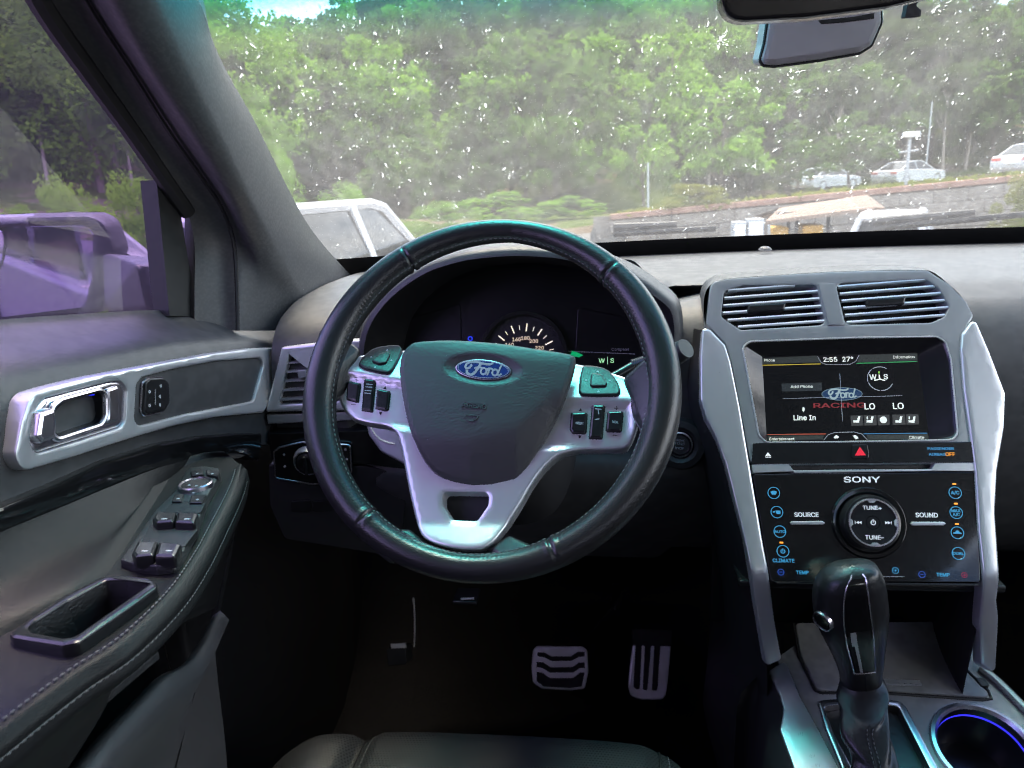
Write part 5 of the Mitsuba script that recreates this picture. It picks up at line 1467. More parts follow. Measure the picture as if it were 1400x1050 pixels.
def bez_crown(u, v):
    cl = crL[0][1] + (u - crL[0][0]) * (crL[1][1] - crL[0][1]) / (crL[1][0] - crL[0][0])
    crr = crR[0][1] + (u - crR[0][0]) * (crR[1][1] - crR[0][1]) / (crR[1][0] - crR[0][0])
    c = np.where(u < hub_c[0], cl, crr)
    wing = np.clip((np.abs(u - hub_c[0]) - 0.045) / 0.02, 0, 1)
    up_ = np.maximum(0, v - c)
    h = -0.44 * up_ * wing                              # the upper facets of the spokes lean back
    pan = np.maximum(0, c - v - 0.002)
    h = h - wing * 0.004 * np.clip(pan / 0.004, 0, 1) * np.clip((0.052 - pan) / 0.006, 0, 1) * np.clip((0.155 - np.abs(u - hub_c[0])) / 0.008, 0, 1)
    b = V.px(z6([(460, 846)]), HB)[0][1]
    low = np.maximum(0, b - v)
    return h + 0.40 * low * (low < 0.05) - 0.0


bo = curve(V.px(bez, HB + 0.003), 150)
hb = curve(V.px(hubp, HB + 0.012), 110)
wi = rnd(V.px(winp, HB), 0.005)
hub_hole = np.array(sg.Polygon(hb).buffer(-0.002).exterior.coords)[:-1]
# the hub sits on the spokes' plate
obj('steering_wheel__spokes', plate(V, bo, [wi], top=HB + 0.004, bot=HB - 0.016, bev=0.0035, crown=bez_crown, sub=0.0035), 'mat_silver', smooth=28, label='silver spoke plate with a small window at its foot')
well = V.px(winp, HB - 0.02)
obj('steering_wheel__window_well', plate(V, np.array(sg.Polygon(wi).buffer(0.006).exterior.coords)[:-1], top=HB - 0.022, bot=HB - 0.03, bev=0.001), 'mat_black')
bdg = V.px(zw([(540, 262)]), HB + 0.010)[0]
BR = math.radians(-6.5)
ba, bb = np.linalg.norm(V.px(zw([(740, 275)]), HB + 0.01)[0] - bdg), 0.0
bb = ba * 0.375
c_, s_ = math.cos(BR), math.sin(BR)
cre = V.px(z6([(330, 630), (480, 640), (600, 612), (700, 520)]), HB)


def hub_crown(u, v):
    d = ((u - hub_c[0]) / 0.12) ** 2 + ((v - hub_c[1]) / 0.10) ** 2
    h = 0.013 * np.clip(1 - d * 0.55, 0, 1)
    x, y = (u - bdg[0]) * c_ + (v - bdg[1]) * s_, -(u - bdg[0]) * s_ + (v - bdg[1]) * c_
    e = np.sqrt((x / (ba * 1.42)) ** 2 + (y / (bb * 1.52)) ** 2)
    h = h - 0.0060 * (1 - np.clip((e - 0.62) / 0.38, 0, 1) ** 1.0) * (e < 1)
    line = np.interp(u, cre[:, 0], cre[:, 1])
    dl = line - v
    h = h - 0.34 * 0.5 * (dl + np.sqrt(dl * dl + 0.007 ** 2))        # lower facet falls away
    topv = np.interp(u, [hb[:, 0].min(), hb[:, 0].max()], [V.px(z6([(330, 366)]), HB)[0][1], V.px(z6([(751, 405)]), HB)[0][1]])
    return h - 9.0 * np.maximum(0, v - (topv - 0.020)) ** 2


obj('steering_wheel__hub', plate(V, hb, top=HB + 0.011, bot=HB, bev=0.004, crown=hub_crown, sub=0.0024), 'mat_hub', smooth=24, label='dark grained airbag cover in the middle of the wheel')
hb0 = float(hub_crown(np.array([bdg[0]]), np.array([bdg[1]]))[0]) + HB + 0.011
Bf = V.sub(bdg[0], bdg[1], hb0, BR)
ov_ = lambda k: arc(0, 0, ba * k, 0, 360, 64, bb * k)[:-1]
obj('steering_wheel__badge', plate(Bf, ov_(1.0), top=0.0030, bot=-0.002, bev=0.001), 'mat_chrome', label='oval blue badge with silver script')
obj('steering_wheel__badge__field', plate(Bf, arc(0, 0, ba * 0.95, 0, 360, 64, bb * 0.90)[:-1], top=0.0036, bot=0.001, bev=0.0004), 'mat_blue')
obj('steering_wheel__badge__ring', stroke(Bf, [arc(0, 0, ba * 0.90, 0, 360, 64, bb * 0.83)], 0.0005, 0.0036, 0.0002), 'mat_silver')
obj('steering_wheel__badge__script', script(V.sub(bdg[0], bdg[1], hb0 + 0.0036, BR), ba), 'mat_silver', smooth=False)
ab = V.px(zw([(468, 506)]), HB + 0.02)[0]
hz = lambda p: HB + 0.011 + float(hub_crown(np.array([p[0]]), np.array([p[1]]))[0])
obj('steering_wheel__hub__airbag_lettering', text(V.sub(ab[0], ab[1], hz(ab) - 0.0002, BR), 'AIRBAG', None, 0.0048, 0, 0.0012, bold=True), 'mat_hub', smooth=False)
hp = V.px(zw([(448, 598)]), HB + 0.02)[0]
hf = V.sub(hp[0], hp[1], hz(hp) - 0.0002, BR)
obj('steering_wheel__hub__horn_symbol', cat_([stroke(hf, [arc(0, 0.004, 0.0062, 185, 355, 16), np.array([(-0.0062, 0.0035), (0.0062, 0.0035)])], 0.0011, 0, 0.0012)]), 'mat_hub', smooth=False)


def on_bez(px):
    q = V.px(px, HB + 0.002)
    for _ in range(3):
        h = HB + 0.004 + bez_crown(q[:, 0], q[:, 1])
        q = np.array([V.px([p], hh)[0] for p, hh in zip(px, h)])
    return q, float(np.mean(HB + 0.004 + bez_crown(q[:, 0], q[:, 1])))


def plane_on(px):
    """frame fitted to the spokes' surface under the outline, and the outline in it"""
    q = V.px(px, HB + 0.002)
    for _ in range(4):
        h = HB + 0.004 + bez_crown(q[:, 0], q[:, 1])
        q = np.array([V.px([p], hh)[0] for p, hh in zip(px, h)])
    c = q.mean(0)
    e = 0.006
    z = lambda a, b: float(bez_crown(np.array([a]), np.array([b]))[0])
    nu, nv = (z(c[0] + e, c[1]) - z(c[0] - e, c[1])) / (2 * e), (z(c[0], c[1] + e) - z(c[0], c[1] - e)) / (2 * e)
    n = unit(V.w - nu * V.u - nv * V.v)
    f = Frame(V.W(np.array([c[0], c[1], HB + 0.004 + z(*c)])), n, V.v * c_ - V.u * s_)
    return f, f.px(px)


for out, inn, dots in ((z1([(525, 488), (545, 452), (592, 410), (640, 391), (720, 380), (758, 384), (771, 408), (745, 465), (715, 517), (692, 537), (640, 530), (560, 511)]), z1([(600, 466), (604, 454), (640, 424), (688, 411), (704, 424), (680, 474), (640, 481)]), z1([(597, 437), (708, 455), (684, 399), (617, 494)])),
                       (z2([(460, 296), (530, 299), (592, 310), (640, 335), (690, 400), (711, 460), (692, 489), (560, 492), (452, 488), (435, 460), (440, 380)]), z2([(516, 340), (584, 349), (622, 404), (614, 425), (526, 428), (509, 418)]), z2([(484, 382), (640, 384), (560, 324), (564, 455)]))):
    f, q = plane_on(out)
    k = obj('steering_wheel__direction_pad', plate(f, rnd(q, 0.004), top=0.0040, bot=-0.004, bev=0.0022), 'mat_pad', label='rubber direction pad on the left spoke' if out[0][0] < 600 else 'rubber direction pad on the right spoke')
    obj(f'{k}__centre_button', plate(f, rnd(f.px(inn, 0.004), 0.002), top=0.0064, bot=0.002, bev=0.0016), 'mat_pad')
    tri = []
    for d in f.px(dots, 0.004):
        tri.append(d + np.array([(-.0014, -.0009), (.0014, -.0009), (0, .0014)]))
    obj(f'{k}__arrow_marks', stroke(f, tri, 0, 0.0041, 0.0002, poly=True), 'mat_print', smooth=False)
names = iter(['', '', '', 'SEEK', '', 'VOL'])
for i, out in enumerate((z1([(470, 582), (480, 576), (535, 588), (537, 600), (524, 684), (516, 686), (465, 672), (464, 655)]), z1([(562, 566), (572, 562), (616, 570), (619, 580), (603, 740), (548, 732)]), z1([(632, 624), (642, 620), (696, 630), (700, 642), (690, 728), (678, 734), (624, 722)]),
                         z2([(390, 600), (480, 597), (488, 608), (481, 722), (474, 730), (398, 727), (382, 700)]), z2([(526, 552), (536, 548), (596, 550), (602, 558), (586, 764), (506, 760)]), z2([(627, 592), (716, 590), (722, 602), (712, 708), (704, 718), (622, 716), (616, 706)]))):
    f, q = plane_on(out)
    obj('steering_wheel__switch_bed', plate(f, np.array(sg.Polygon(q).buffer(0.0009).exterior.coords)[:-1], top=0.0007, bot=-0.006, bev=0.0004), 'mat_black')
    k = obj('steering_wheel__rocker_switch', plate(f, rnd(q, 0.0012), top=0.0040, bot=-0.002, bev=0.0018), 'mat_semi')
    s = next(names)
    if s:
        c = q.mean(0)
        obj(f'{k}__lettering', text(f.sub(c[0], c[1], 0.0041), s, None, 0.0023, 0, 0.0002, bold=True), 'mat_print', smooth=False)
    elif i in (1, 4):
        c = q.mean(0)
        g_ = [np.array([(c[0] - .0035, c[1] + dv), (c[0] + .0035, c[1] + dv)]) for dv in (.006, .003, -.001, -.004)] if i == 1 else [np.array([(c[0] - .003, c[1] + .007), (c[0] + .003, c[1] + .007)]), np.array([(c[0], c[1] + .006), (c[0] + .001, c[1] + .002)]), np.array([(c[0] - .002, c[1] - .004), (c[0] + .002, c[1] - .003)])]
        obj(f'{k}__marks', stroke(f, g_, 0.0008, 0.0041, 0.0002), 'mat_print', smooth=False)
tri = []
for (px, kd) in ((z2([(447, 574)])[0], 'u'), (z2([(441, 750)])[0], 'd'), (z1([(672, 607)])[0], 'u'), (z1([(648, 747)])[0], 'd'), (z2([(680, 563)])[0], '+'), (z2([(670, 740)])[0], '-'), (z1([(516, 563)])[0], '+'), (z1([(498, 700)])[0], '-')):
    f, q = plane_on([px, (px[0] + 0.5, px[1]), (px[0], px[1] + 0.5)])
    if kd in 'ud':
        sgn = 1 if kd == 'u' else -1
        tri.append(stroke(f, [np.array([(-.0018, -.0012 * sgn), (.0018, -.0012 * sgn), (0, .002 * sgn)])], 0, 0.0004, 0.0002, poly=True))
    else:
        ln = [np.array([(-.002, 0), (.002, 0)])] + ([np.array([(0, -.002), (0, .002)])] if kd == '+' else [])
        tri.append(stroke(f, ln, 0.0006, 0.0004, 0.0002))
for m_ in tri:
    obj('steering_wheel__spokes__mark', m_, 'mat_rubber', smooth=False)


# leather where the rim grows into the spokes
def boot(pxs, rs, hs):
    pts = []
    ico = trimesh.creation.icosphere(2, 1.0).vertices
    for p, r_, h in zip(pxs, rs, hs):
        q = V.px([p], h)[0]
        pts.append(V.W(np.array([q[0], q[1], h])) + ico * r_)
    return hull(np.vstack(pts))


for pxs, rs, hs in ((z6([(95, 350), (100, 450), (75, 530), (160, 395), (140, 470)]), (.010, .012, .010, .008, .009), (0, -.004, 0, -.018, -.018)),
                    (z6([(965, 420), (975, 510), (955, 600), (905, 470), (915, 540)]), (.010, .012, .010, .009, .009), (0, -.004, 0, -.018, -.018)),
                    (z6([(212, 885), (268, 928), (306, 880), (345, 915)]), (.008, .009, .006, .007), (0, 0, -.012, -.010)),
                    (z6([(640, 932), (590, 955), (578, 898), (545, 922)]), (.008, .009, .006, .007), (0, 0, -.012, -.010))):
    obj('steering_wheel__spoke_boot', boot(pxs, rs, hs), 'mat_leather', smooth=60)

# ------------------------------------------------------------------ column and stalks
thing('steering_column', 'dark steering column shroud behind the wheel', 'steering column')
ax_ = -V.w
Cf = Frame(V.W(np.array([0, 0, -0.055])), V.w)
outl = lambda k, dv=0.0: curve(np.array([(-.062, .02), (-.055, -.03), (-.035, -.062), (0, -.072), (.035, -.062), (.055, -.03), (.062, .02), (.045, .045), (0, .052), (-.045, .045)]) * k + [0, dv], 60)
ringsC = [np.column_stack([outl(k, dv), np.full(60, h)]) for k, dv, h in ((0.80, 0, 0.012), (0.95, 0, 0.004), (1.0, 0, -0.01), (1.12, -0.005, -0.08), (1.25, -0.01, -0.20))]
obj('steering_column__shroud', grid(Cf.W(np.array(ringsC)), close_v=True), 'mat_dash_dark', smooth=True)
Lf = Frame(at(525, 605, y=0.83), (0.0, -0.93, 0.36))
q = Lf.px([(498, 560), (560, 585), (570, 640), (552, 634), (522, 618), (505, 595)])
obj('steering_column__side_cover', plate(Lf, rnd(q, 0.006), top=0.006, bot=-0.05, bev=0.004), 'mat_satin', label='grey cover left of the column, behind the spoke')
q = Lf.px([(503, 570), (510, 590), (522, 602), (540, 607)], 0.006)
obj('steering_column__side_cover__rib', tube(Lf.W(np.column_stack([spl(q, 16), np.full(16, 0.0065)])), 0.0011, 6), 'mat_cloth')
thing('wiper_stalk', 'black stalk with a ribbed collar right of the wheel', 'stalk')
a, b, c, d = at(846, 512, y=0.80), at(872, 498, y=0.81), at(905, 488, y=0.815), at(937, 480, y=0.80)
obj('wiper_stalk__shaft', tube([a + (a - b) * 1.5, a, b], [0.007, 0.006, 0.0065], 12), 'mat_semi')
g_ = [b + (c - b) * t for t in np.linspace(-0.25, 0.35, 15)]
obj('wiper_stalk__collar', tube(g_, [0.0082 if i % 2 else 0.0074 for i in range(15)], 16), 'mat_semi')
obj('wiper_stalk__neck', tube([c - (c - b) * 0.6, c, d - (d - c) * 0.3], [0.0066, 0.0075, 0.010], 12), 'mat_semi')
e1, e2 = at(936, 487, y=0.80), at(937, 472, y=0.795)
obj('wiper_stalk__paddle', hull(np.vstack([tube([at(917, 490, y=.81), at(930, 481, y=.80), at(938, 476, y=.795)], [0.010, 0.0120, 0.0112], 14).vertices])), 'mat_dash_dark', smooth=40)

# ================================================================== DRIVER'S DOOR
thing('driver_door', 'grey leather trimmed driver door with silver trim and armrest', 'door')
rows = [[(-90, 446, -.575), (0, 437, -.575), (110, 429, -.575), (220, 424, -.57), (300, 431, -.555), (392, 449, -.515)],
        [(-90, 455, -.57), (0, 446, -.57), (110, 437, -.57), (220, 431, -.565), (306, 437, -.545), (392, 453, -.510)],
        [(-90, 480, -.55), (0, 466, -.55), (110, 454, -.55), (220, 446, -.545), (310, 449, -.528), (392, 461, -.503)],
        [(-90, 545, -.508), (0, 520, -.508), (110, 495, -.508), (220, 474, -.505), (310, 468, -.50), (390, 474, -.494)],
        [(-90, 615, -.495), (0, 590, -.495), (110, 545, -.495), (220, 512, -.493), (310, 496, -.491), (386, 500, -.488)],
        [(-90, 720, -.490), (0, 682, -.490), (110, 640, -.489), (220, 600, -.488), (300, 585, -.487), (375, 582, -.485)],
        [(-90, 760, -.489), (0, 720, -.489), (110, 670, -.489), (220, 628, -.488), (300, 612, -.487), (370, 608, -.485)]]
obj('driver_door__upper_pad', surf(pxyz(rows, 'x'), 60, 60), 'mat_dash', smooth=True)
q = pxyz([[(386, 446, -.50), (384, 500, -.487), (374, 580, -.484), (370, 606, -.482)]], 'x')[0]
q2 = [p + [0.0, 0.02, 0] for p in q]
obj('driver_door__front_edge', tube(spl(q, 30), 0.006, 8), 'mat_black')
A = Frame((-.486, 0.6, 1.28), (1, 0, 0.02))
tro = rnd(A.px(z4([(40, 640), (26, 690), (42, 725), (72, 731), (250, 680), (420, 625), (500, 600), (640, 560), (800, 526), (983, 510), (1000, 480), (1054, 264), (950, 265), (800, 284), (640, 314), (480, 345), (320, 376), (180, 411), (112, 432), (86, 462), (60, 540)])), 0.014, 10)
hnd = rnd(A.px(z4([(110, 540), (96, 610), (90, 652), (102, 668), (130, 662), (250, 625), (438, 566), (455, 540), (461, 420), (442, 391), (400, 393), (250, 430), (152, 456), (126, 482)])), 0.010, 10)
ins = rnd(A.px(z4([(490, 540), (498, 402), (520, 375), (640, 345), (800, 315), (970, 302), (985, 322), (945, 466), (900, 475), (700, 512), (520, 558), (497, 552)])), 0.008, 8)
obj('driver_door__silver_trim', plate(A, dense(tro, 0.01), [hnd, ins], top=0.006, bot=-0.012, bev=0.003), 'mat_silver', smooth=40, label='long silver trim round the door handle and switch')
obj('driver_door__insert_panel', plate(A, ins, top=0.002, bot=-0.01, bev=0.001), 'mat_dash', label='dark grained insert within the silver trim')
# handle: chrome bowl frame, dark recess, the pull
hi = rnd(A.px(z4([(196, 560), (200, 500), (235, 470), (360, 435), (384, 440), (384, 520), (370, 545), (210, 600), (196, 590)])), 0.008, 8)
obj('driver_door__handle_recess', plate(A, hnd, [hi], top=0.004, bot=-0.004, bev=0.004), 'mat_chrome', label='chrome surround of the inside door handle')
obj('driver_door__handle_recess__cavity', plate(A, np.array(sg.Polygon(hi).buffer(0.006).exterior.coords)[:-1], top=-0.022, bot=-0.03, bev=0.001), 'mat_black')
w_ = hi
obj('driver_door__handle_recess__wall', grid(A.W(np.array([np.column_stack([w_, np.full(len(w_), 0.002)]), np.column_stack([inset(w_ if area2(w_) > 0 else w_[::-1], 0.003)[::1 if area2(w_) > 0 else -1], np.full(len(w_), -0.022)])])), close_v=True), 'mat_semi', smooth=25)
ph_ = A.px(z4([(126, 508), (186, 488), (192, 560), (188, 606), (134, 628), (112, 600)]), 0.006)
obj('driver_door__handle', plate(A, rnd(ph_, 0.003), top=0.013, bot=-0.005, bev=0.004), 'mat_chrome', label='chrome pull of the inside door handle')
ph_ = A.px(z4([(394, 420), (440, 404), (446, 470), (440, 540), (392, 552), (402, 500)]), 0.004)
obj('driver_door__handle_recess__front_lobe', plate(A, rnd(ph_, 0.003), top=0.007, bot=-0.005, bev=0.003), 'mat_chrome')
hr = rnd(A.px(z4([(186, 610), (192, 490), (225, 462), (365, 424), (396, 430), (398, 520), (380, 556), (205, 614)]), 0.006), 0.009, 8)
obj('driver_door__handle_recess__rim', tube(A.W(np.column_stack([hr, np.full(len(hr), 0.0065)])), 0.0026, 8, closed=True, up=A.w), 'mat_chrome')
q = A.px(z4([(348, 432), (368, 428), (370, 440), (350, 444)]), -0.004)
obj('driver_door__handle_lamp', plate(A, q, top=-0.003, bot=-0.008, bev=0.0006), 'mat_black', emit=np.array((0.02, 0.03, 1.0)) * EM * 1.2, label='small blue lamp inside the handle recess')
lk = rnd(A.px(z4([(530, 508), (536, 398), (556, 380), (608, 378), (627, 395), (631, 470), (612, 503), (545, 519)]), 0.003), 0.006, 8)
obj('driver_door__lock_switch', plate(A, lk, top=0.0075, bot=0.0, bev=0.0025), 'mat_semi')
obj('driver_door__lock_switch__chrome_edge', tube(A.W(np.column_stack([np.array(sg.Polygon(lk).buffer(0.0006).exterior.coords)[:-1], np.full(len(np.array(sg.Polygon(lk).buffer(0.0006).exterior.coords)) - 1, 0.0035)])), 0.0011, 6, closed=True, up=A.w), 'mat_chrome')
mk_ = []
for p in z4([(565, 430), (565, 482), (607, 408), (604, 448), (604, 480)]):
    c = A.px([p], 0.0075)[0]
    mk_.append(stroke(A, [arc(*c, 0.0013, 0, 360, 10)], 0.0011, 0.0076, 0.0002))
c0, c1 = A.px(z4([(586, 420), (586, 478)]), 0.0075)
mk_.append(stroke(A, [[c0, c1]], 0.0006, 0.0076, 0.0002))
obj('driver_door__lock_switch__marks', cat_(mk_), 'mat_print', smooth=False)
# glossy strip
gs = A.px(z4([(-200, 935), (0, 864), (200, 782), (400, 690), (600, 625), (750, 598), (890, 587), (985, 588), (975, 690), (900, 668), (750, 684), (600, 720), (400, 800), (200, 880), (0, 962), (-200, 1040)]), 0.006)
obj('driver_door__gloss_strip', plate(A, rnd(gs, 0.004), top=0.009, bot=-0.01, bev=0.003), 'mat_gloss', smooth=40, label='glossy black strip along the door')
# insert leather below the strip, down to the armrest's crease
ZA = 1.212
cre = z5([(-180, 740), (0, 632), (160, 550), (300, 470), (345, 425), (430, 300), (500, 192), (560, 104), (660, 62), (735, 55)])
cp_ = [at(x, y, z=ZA) for x, y in cre]
top_ = pxyz([[(-90, 765, -.478), (0, 725, -.478), (72, 696, -.478), (145, 667, -.477), (190, 648, -.477), (217, 638, -.477), (250, 630, -.476), (280, 622, -.475), (310, 619, -.473), (335, 622, -.468)]], 'x')[0]
mid = [0.5 * (a + b) + [-0.006, 0, -0.004] for a, b in zip(top_, cp_)]
low = [b + [-0.008, 0, 0.006] for b in cp_]
obj('driver_door__lower_insert', surf([top_, mid, low, cp_], 60, 24), 'mat_door_leather', smooth=True)
# armrest: flat top with a rolled, double stitched edge
edge = [(-80, 1062), (0, 1003), (43, 969), (107, 921), (171, 879), (214, 840), (240, 812), (274, 763), (300, 714), (324, 664), (331, 636)]
ep = np.array([at(x, y, z=ZA - 0.004) for x, y in edge])
Lc, Le = spl(cp_, 60), spl(ep, 60)
rows = []
for t, dz in ((0, 0.0), (0.15, -0.001), (0.45, -0.0015), (0.75, -0.001), (0.90, 0.001), (0.965, 0.0005)):
    rows.append(Lc * (1 - t) + Le * t + [0, 0, dz])
out = np.gradient(Le, axis=0)
nrm = np.cross(out, [0, 0, 1.0]); nrm /= np.linalg.norm(nrm, axis=1, keepdims=True)
nrm = np.where((nrm[:, :1] * 1.0) < 0, -nrm, nrm)
rows += [Le + [0, 0, -0.001], Le + nrm * 0.004 + [0, 0, -0.006], Le + nrm * 0.0045 + [0, 0, -0.011]]
armrest = surf(rows, 240, 110)
_g = Frame((-.42, 0.5, ZA + 0.0005), (0, 0, 1), (0, 1, 0))
_h = sg.Polygon(_g.px(z5([(95, 620), (110, 636), (205, 654), (242, 650), (340, 580), (440, 508), (478, 482), (468, 474), (405, 466), (340, 470), (220, 535), (120, 600)]))).buffer(0.004)
_c = (armrest.triangles.mean(1) - _g.o)
armrest = mk(armrest.vertices, np.asarray(armrest.faces)[~shapely.contains_xy(_h, _c @ _g.u, _c @ _g.v)])
obj('driver_door__armrest', armrest, 'mat_door_leather', smooth=True, label='leather armrest with double stitching')
for off, dz in ((-0.006, 0.0022), (0.0045, -0.0125)):
    c = Le + nrm * off + [0, 0, dz + 0.0005]
    obj('driver_door__armrest__stitching', stitches(c[3:-2], 0.0034, 0.0016, 0.0007), 'mat_thread', kind='stuff')
obj('driver_door__armrest__piping', tube(Le + nrm * 0.0030 + [0, 0, -0.0115], 0.0018, 6), 'mat_leather')
# side of the armrest, map pocket and sill
s0 = Le + nrm * 0.0042 + [0, 0, -0.011]
s1 = spl([at(x, y, x=X) for x, y, X in ((30, 1130, -.362), (60, 1092, -.362), (94, 1048, -.362), (120, 1008, -.362), (143, 968, -.362), (149, 943, -.362), (171, 918, -.36), (201, 890, -.36), (240, 857, -.365), (266, 843, -.38), (296, 830, -.42))], 60)
s2 = s1 + [-0.006, 0, -0.003]
obj('driver_door__armrest_side', surf([s0, s0 + [0.001, 0, -0.01], 0.75 * s0 + 0.25 * s1 + [0.002, 0, -0.004], 0.4 * s0 + 0.6 * s1, s1, s2], 60, 40), 'mat_door_leather', smooth=True)
s3 = s2 + [-0.055, 0, -0.01]
s4 = s3 + [0.0, 0, -0.10]
obj('driver_door__map_pocket', surf([s2, s3, s4], 40, 12), 'mat_black', smooth=30, label='dark map pocket under the armrest')
le = np.array([at(x, y, x=X) for x, y, X in ((30, 1138, -.366), (60, 1098, -.366), (94, 1056, -.366), (120, 1024, -.366), (146, 994, -.368), (184, 956, -.370), (214, 926, -.372), (257, 900, -.385), (274, 878, -.395), (288, 852, -.412), (297, 834, -.422))])
le = spl(le, 40)
l2 = le + [0.012, 0, -0.012]
fr2 = spl([at(x, y, x=X) for x, y, X in ((60, 1220, -.41), (100, 1180, -.41), (150, 1130, -.41), (190, 1085, -.41), (228, 1050, -.41), (250, 990, -.41), (270, 925, -.415), (287, 872, -.42), (298, 836, -.424))], 40)
obj('driver_door__pocket_sill', surf([le + [-0.010, 0, -0.02], le + [-0.006, 0, -0.006], le, le + [0.006, 0, -0.002], l2, fr2, fr2 + [-0.03, 0, -0.25], fr2 + [-0.08, 0, -0.45]], 50, 40), 'mat_sill', smooth=True)
fe = spl(np.vstack([[at(333, 634, z=ZA)], [at(318, 730, x=-.42)], [at(298, 832, x=-.424)], [at(272, 925, x=-.416)], [at(240, 1050, x=-.412)]]), 30)
obj('driver_door__front_face', surf([fe, fe + [-0.02, 0.03, -0.03], fe + [-0.10, 0.10, -0.14]], 30, 10), 'mat_black', smooth=True)
# grab cup and window switch panel, set in the armrest
G = Frame((-.42, 0.5, ZA + 0.0005), (0, 0, 1), (0, 1, 0))
go = rnd(G.px(z5([(30, 640), (42, 655), (92, 664), (200, 681), (252, 672), (350, 604), (452, 532), (508, 490), (500, 470), (450, 458), (402, 452), (330, 455), (200, 522), (92, 596)])), 0.006)
gi = rnd(G.px(z5([(95, 620), (110, 636), (205, 654), (242, 650), (340, 580), (440, 508), (478, 482), (468, 474), (405, 466), (340, 470), (220, 535), (120, 600)])), 0.005)
obj('driver_door__grab_cup', plate(G, go, [gi], top=0.0055, bot=-0.006, bev=0.003), 'mat_semi', label='black rimmed grab cup in the armrest')
gg = gi if area2(gi) > 0 else gi[::-1]
obj('driver_door__grab_cup__well', cat_([grid(G.W(np.array([np.column_stack([gg, np.full(len(gg), 0.003)]), np.column_stack([inset(gg, 0.004), np.full(len(gg), -0.055)])])), close_v=True), plate(G, inset(gg, 0.002), top=-0.054, bot=-0.06, bev=0.001)]), 'mat_dash_dark', smooth=30)
wo = rnd(G.px(z5([(384, 402), (420, 350), (500, 236), (560, 178), (598, 106), (648, 97), (700, 104), (706, 122), (662, 200), (632, 290), (582, 388), (562, 414), (500, 421), (420, 412)])), 0.005)
obj('driver_door__switch_panel', plate(G, wo, top=0.0050, bot=-0.004, bev=0.003), 'mat_dash_dark', label='window switch panel at the front of the armrest')
for q in (z5([(478, 278), (492, 272), (620, 276), (630, 292), (588, 346), (445, 342)]), z5([(560, 196), (655, 206), (640, 238), (520, 236)])):
    obj('driver_door__switch_panel__recess', plate(G, rnd(G.px(q, 0.005), 0.002), top=0.0056, bot=0.0, bev=0.0004), 'mat_black')
sw = [z5([(486, 262), (500, 240), (566, 240), (556, 272), (498, 276)]), z5([(566, 240), (634, 244), (622, 276), (558, 274)]), z5([(420, 372), (440, 334), (508, 334), (492, 380), (432, 386)]), z5([(508, 334), (580, 342), (560, 384), (494, 382)])]
for q in sw:
    k = obj('driver_door__window_switch', plate(G, rnd(G.px(q, 0.010), 0.002), top=0.013, bot=0.002, bev=0.003), 'mat_semi')
    c = G.px(q, 0.013).mean(0)
    obj(f'{k}__mark', stroke(G, [[c + [-0.002, 0.0014], c + [0.002, 0.0014]]], 0.0018, 0.0131, 0.0002), 'mat_print', smooth=False)
mc = G.px(z5([(624, 150)]), 0.006)[0]
mr = 0.5 * np.linalg.norm(G.px(z5([(675, 148)]), 0.006)[0] - G.px(z5([(572, 152)]), 0.006)[0])
obj('driver_door__mirror_control', ring_mesh(G, *mc, [(0.0003, 0.0085), (mr * 0.8, 0.0088), (mr * 0.86, 0.0075)], 48), 'mat_semi', label='round mirror control with a chrome ring')
obj('driver_door__mirror_control__chrome_ring', ring_mesh(G, *mc, [(mr * 0.86, 0.0070), (mr * 0.93, 0.0098), (mr, 0.0085), (mr * 1.03, 0.004)], 48), 'mat_chrome')
obj('driver_door__mirror_control__marks', cat_([stroke(G, [arc(*G.px([p], 0.009)[0], 0.0010, 0, 360, 10)], 0.001, 0.0090, 0.0002) for p in z5([(622, 128), (604, 148), (642, 152), (618, 172), (626, 150)])]), 'mat_print', smooth=False)
for q in (z5([(606, 108), (648, 99), (650, 116), (612, 122)]), z5([(655, 99), (700, 106), (695, 124), (660, 118)]), z5([(556, 180), (588, 178), (580, 204), (548, 204)]), z5([(610, 182), (660, 180), (646, 208), (604, 208)])):
    k = obj('driver_door__mirror_button', plate(G, rnd(G.px(q, 0.006), 0.0015), top=0.0075, bot=0.002, bev=0.0012), 'mat_semi')
    c = G.px(q, 0.0075).mean(0)
    obj(f'{k}__mark', stroke(G, [arc(*c, 0.0010, 0, 360, 10)], 0.0010, 0.0076, 0.0002), 'mat_print', smooth=False)
# window pane of the door
w = surf([[(-.590, -0.18, 1.27), (-.590, 0.5, 1.27), (-.590, 1.14, 1.27)], [(-.588, -0.18, 1.40), (-.588, 0.5, 1.40), (-.588, 1.14, 1.40)], [(-.572, -0.18, 1.62), (-.572, 0.4, 1.62), (-.572, 0.93, 1.62)], [(-.540, -0.18, 1.85), (-.540, 0.25, 1.85), (-.540, 0.70, 1.85)]], 16, 16)
obj('driver_door__window', w, 'mat_tint_purple', smooth=True, label='purple tinted side window')

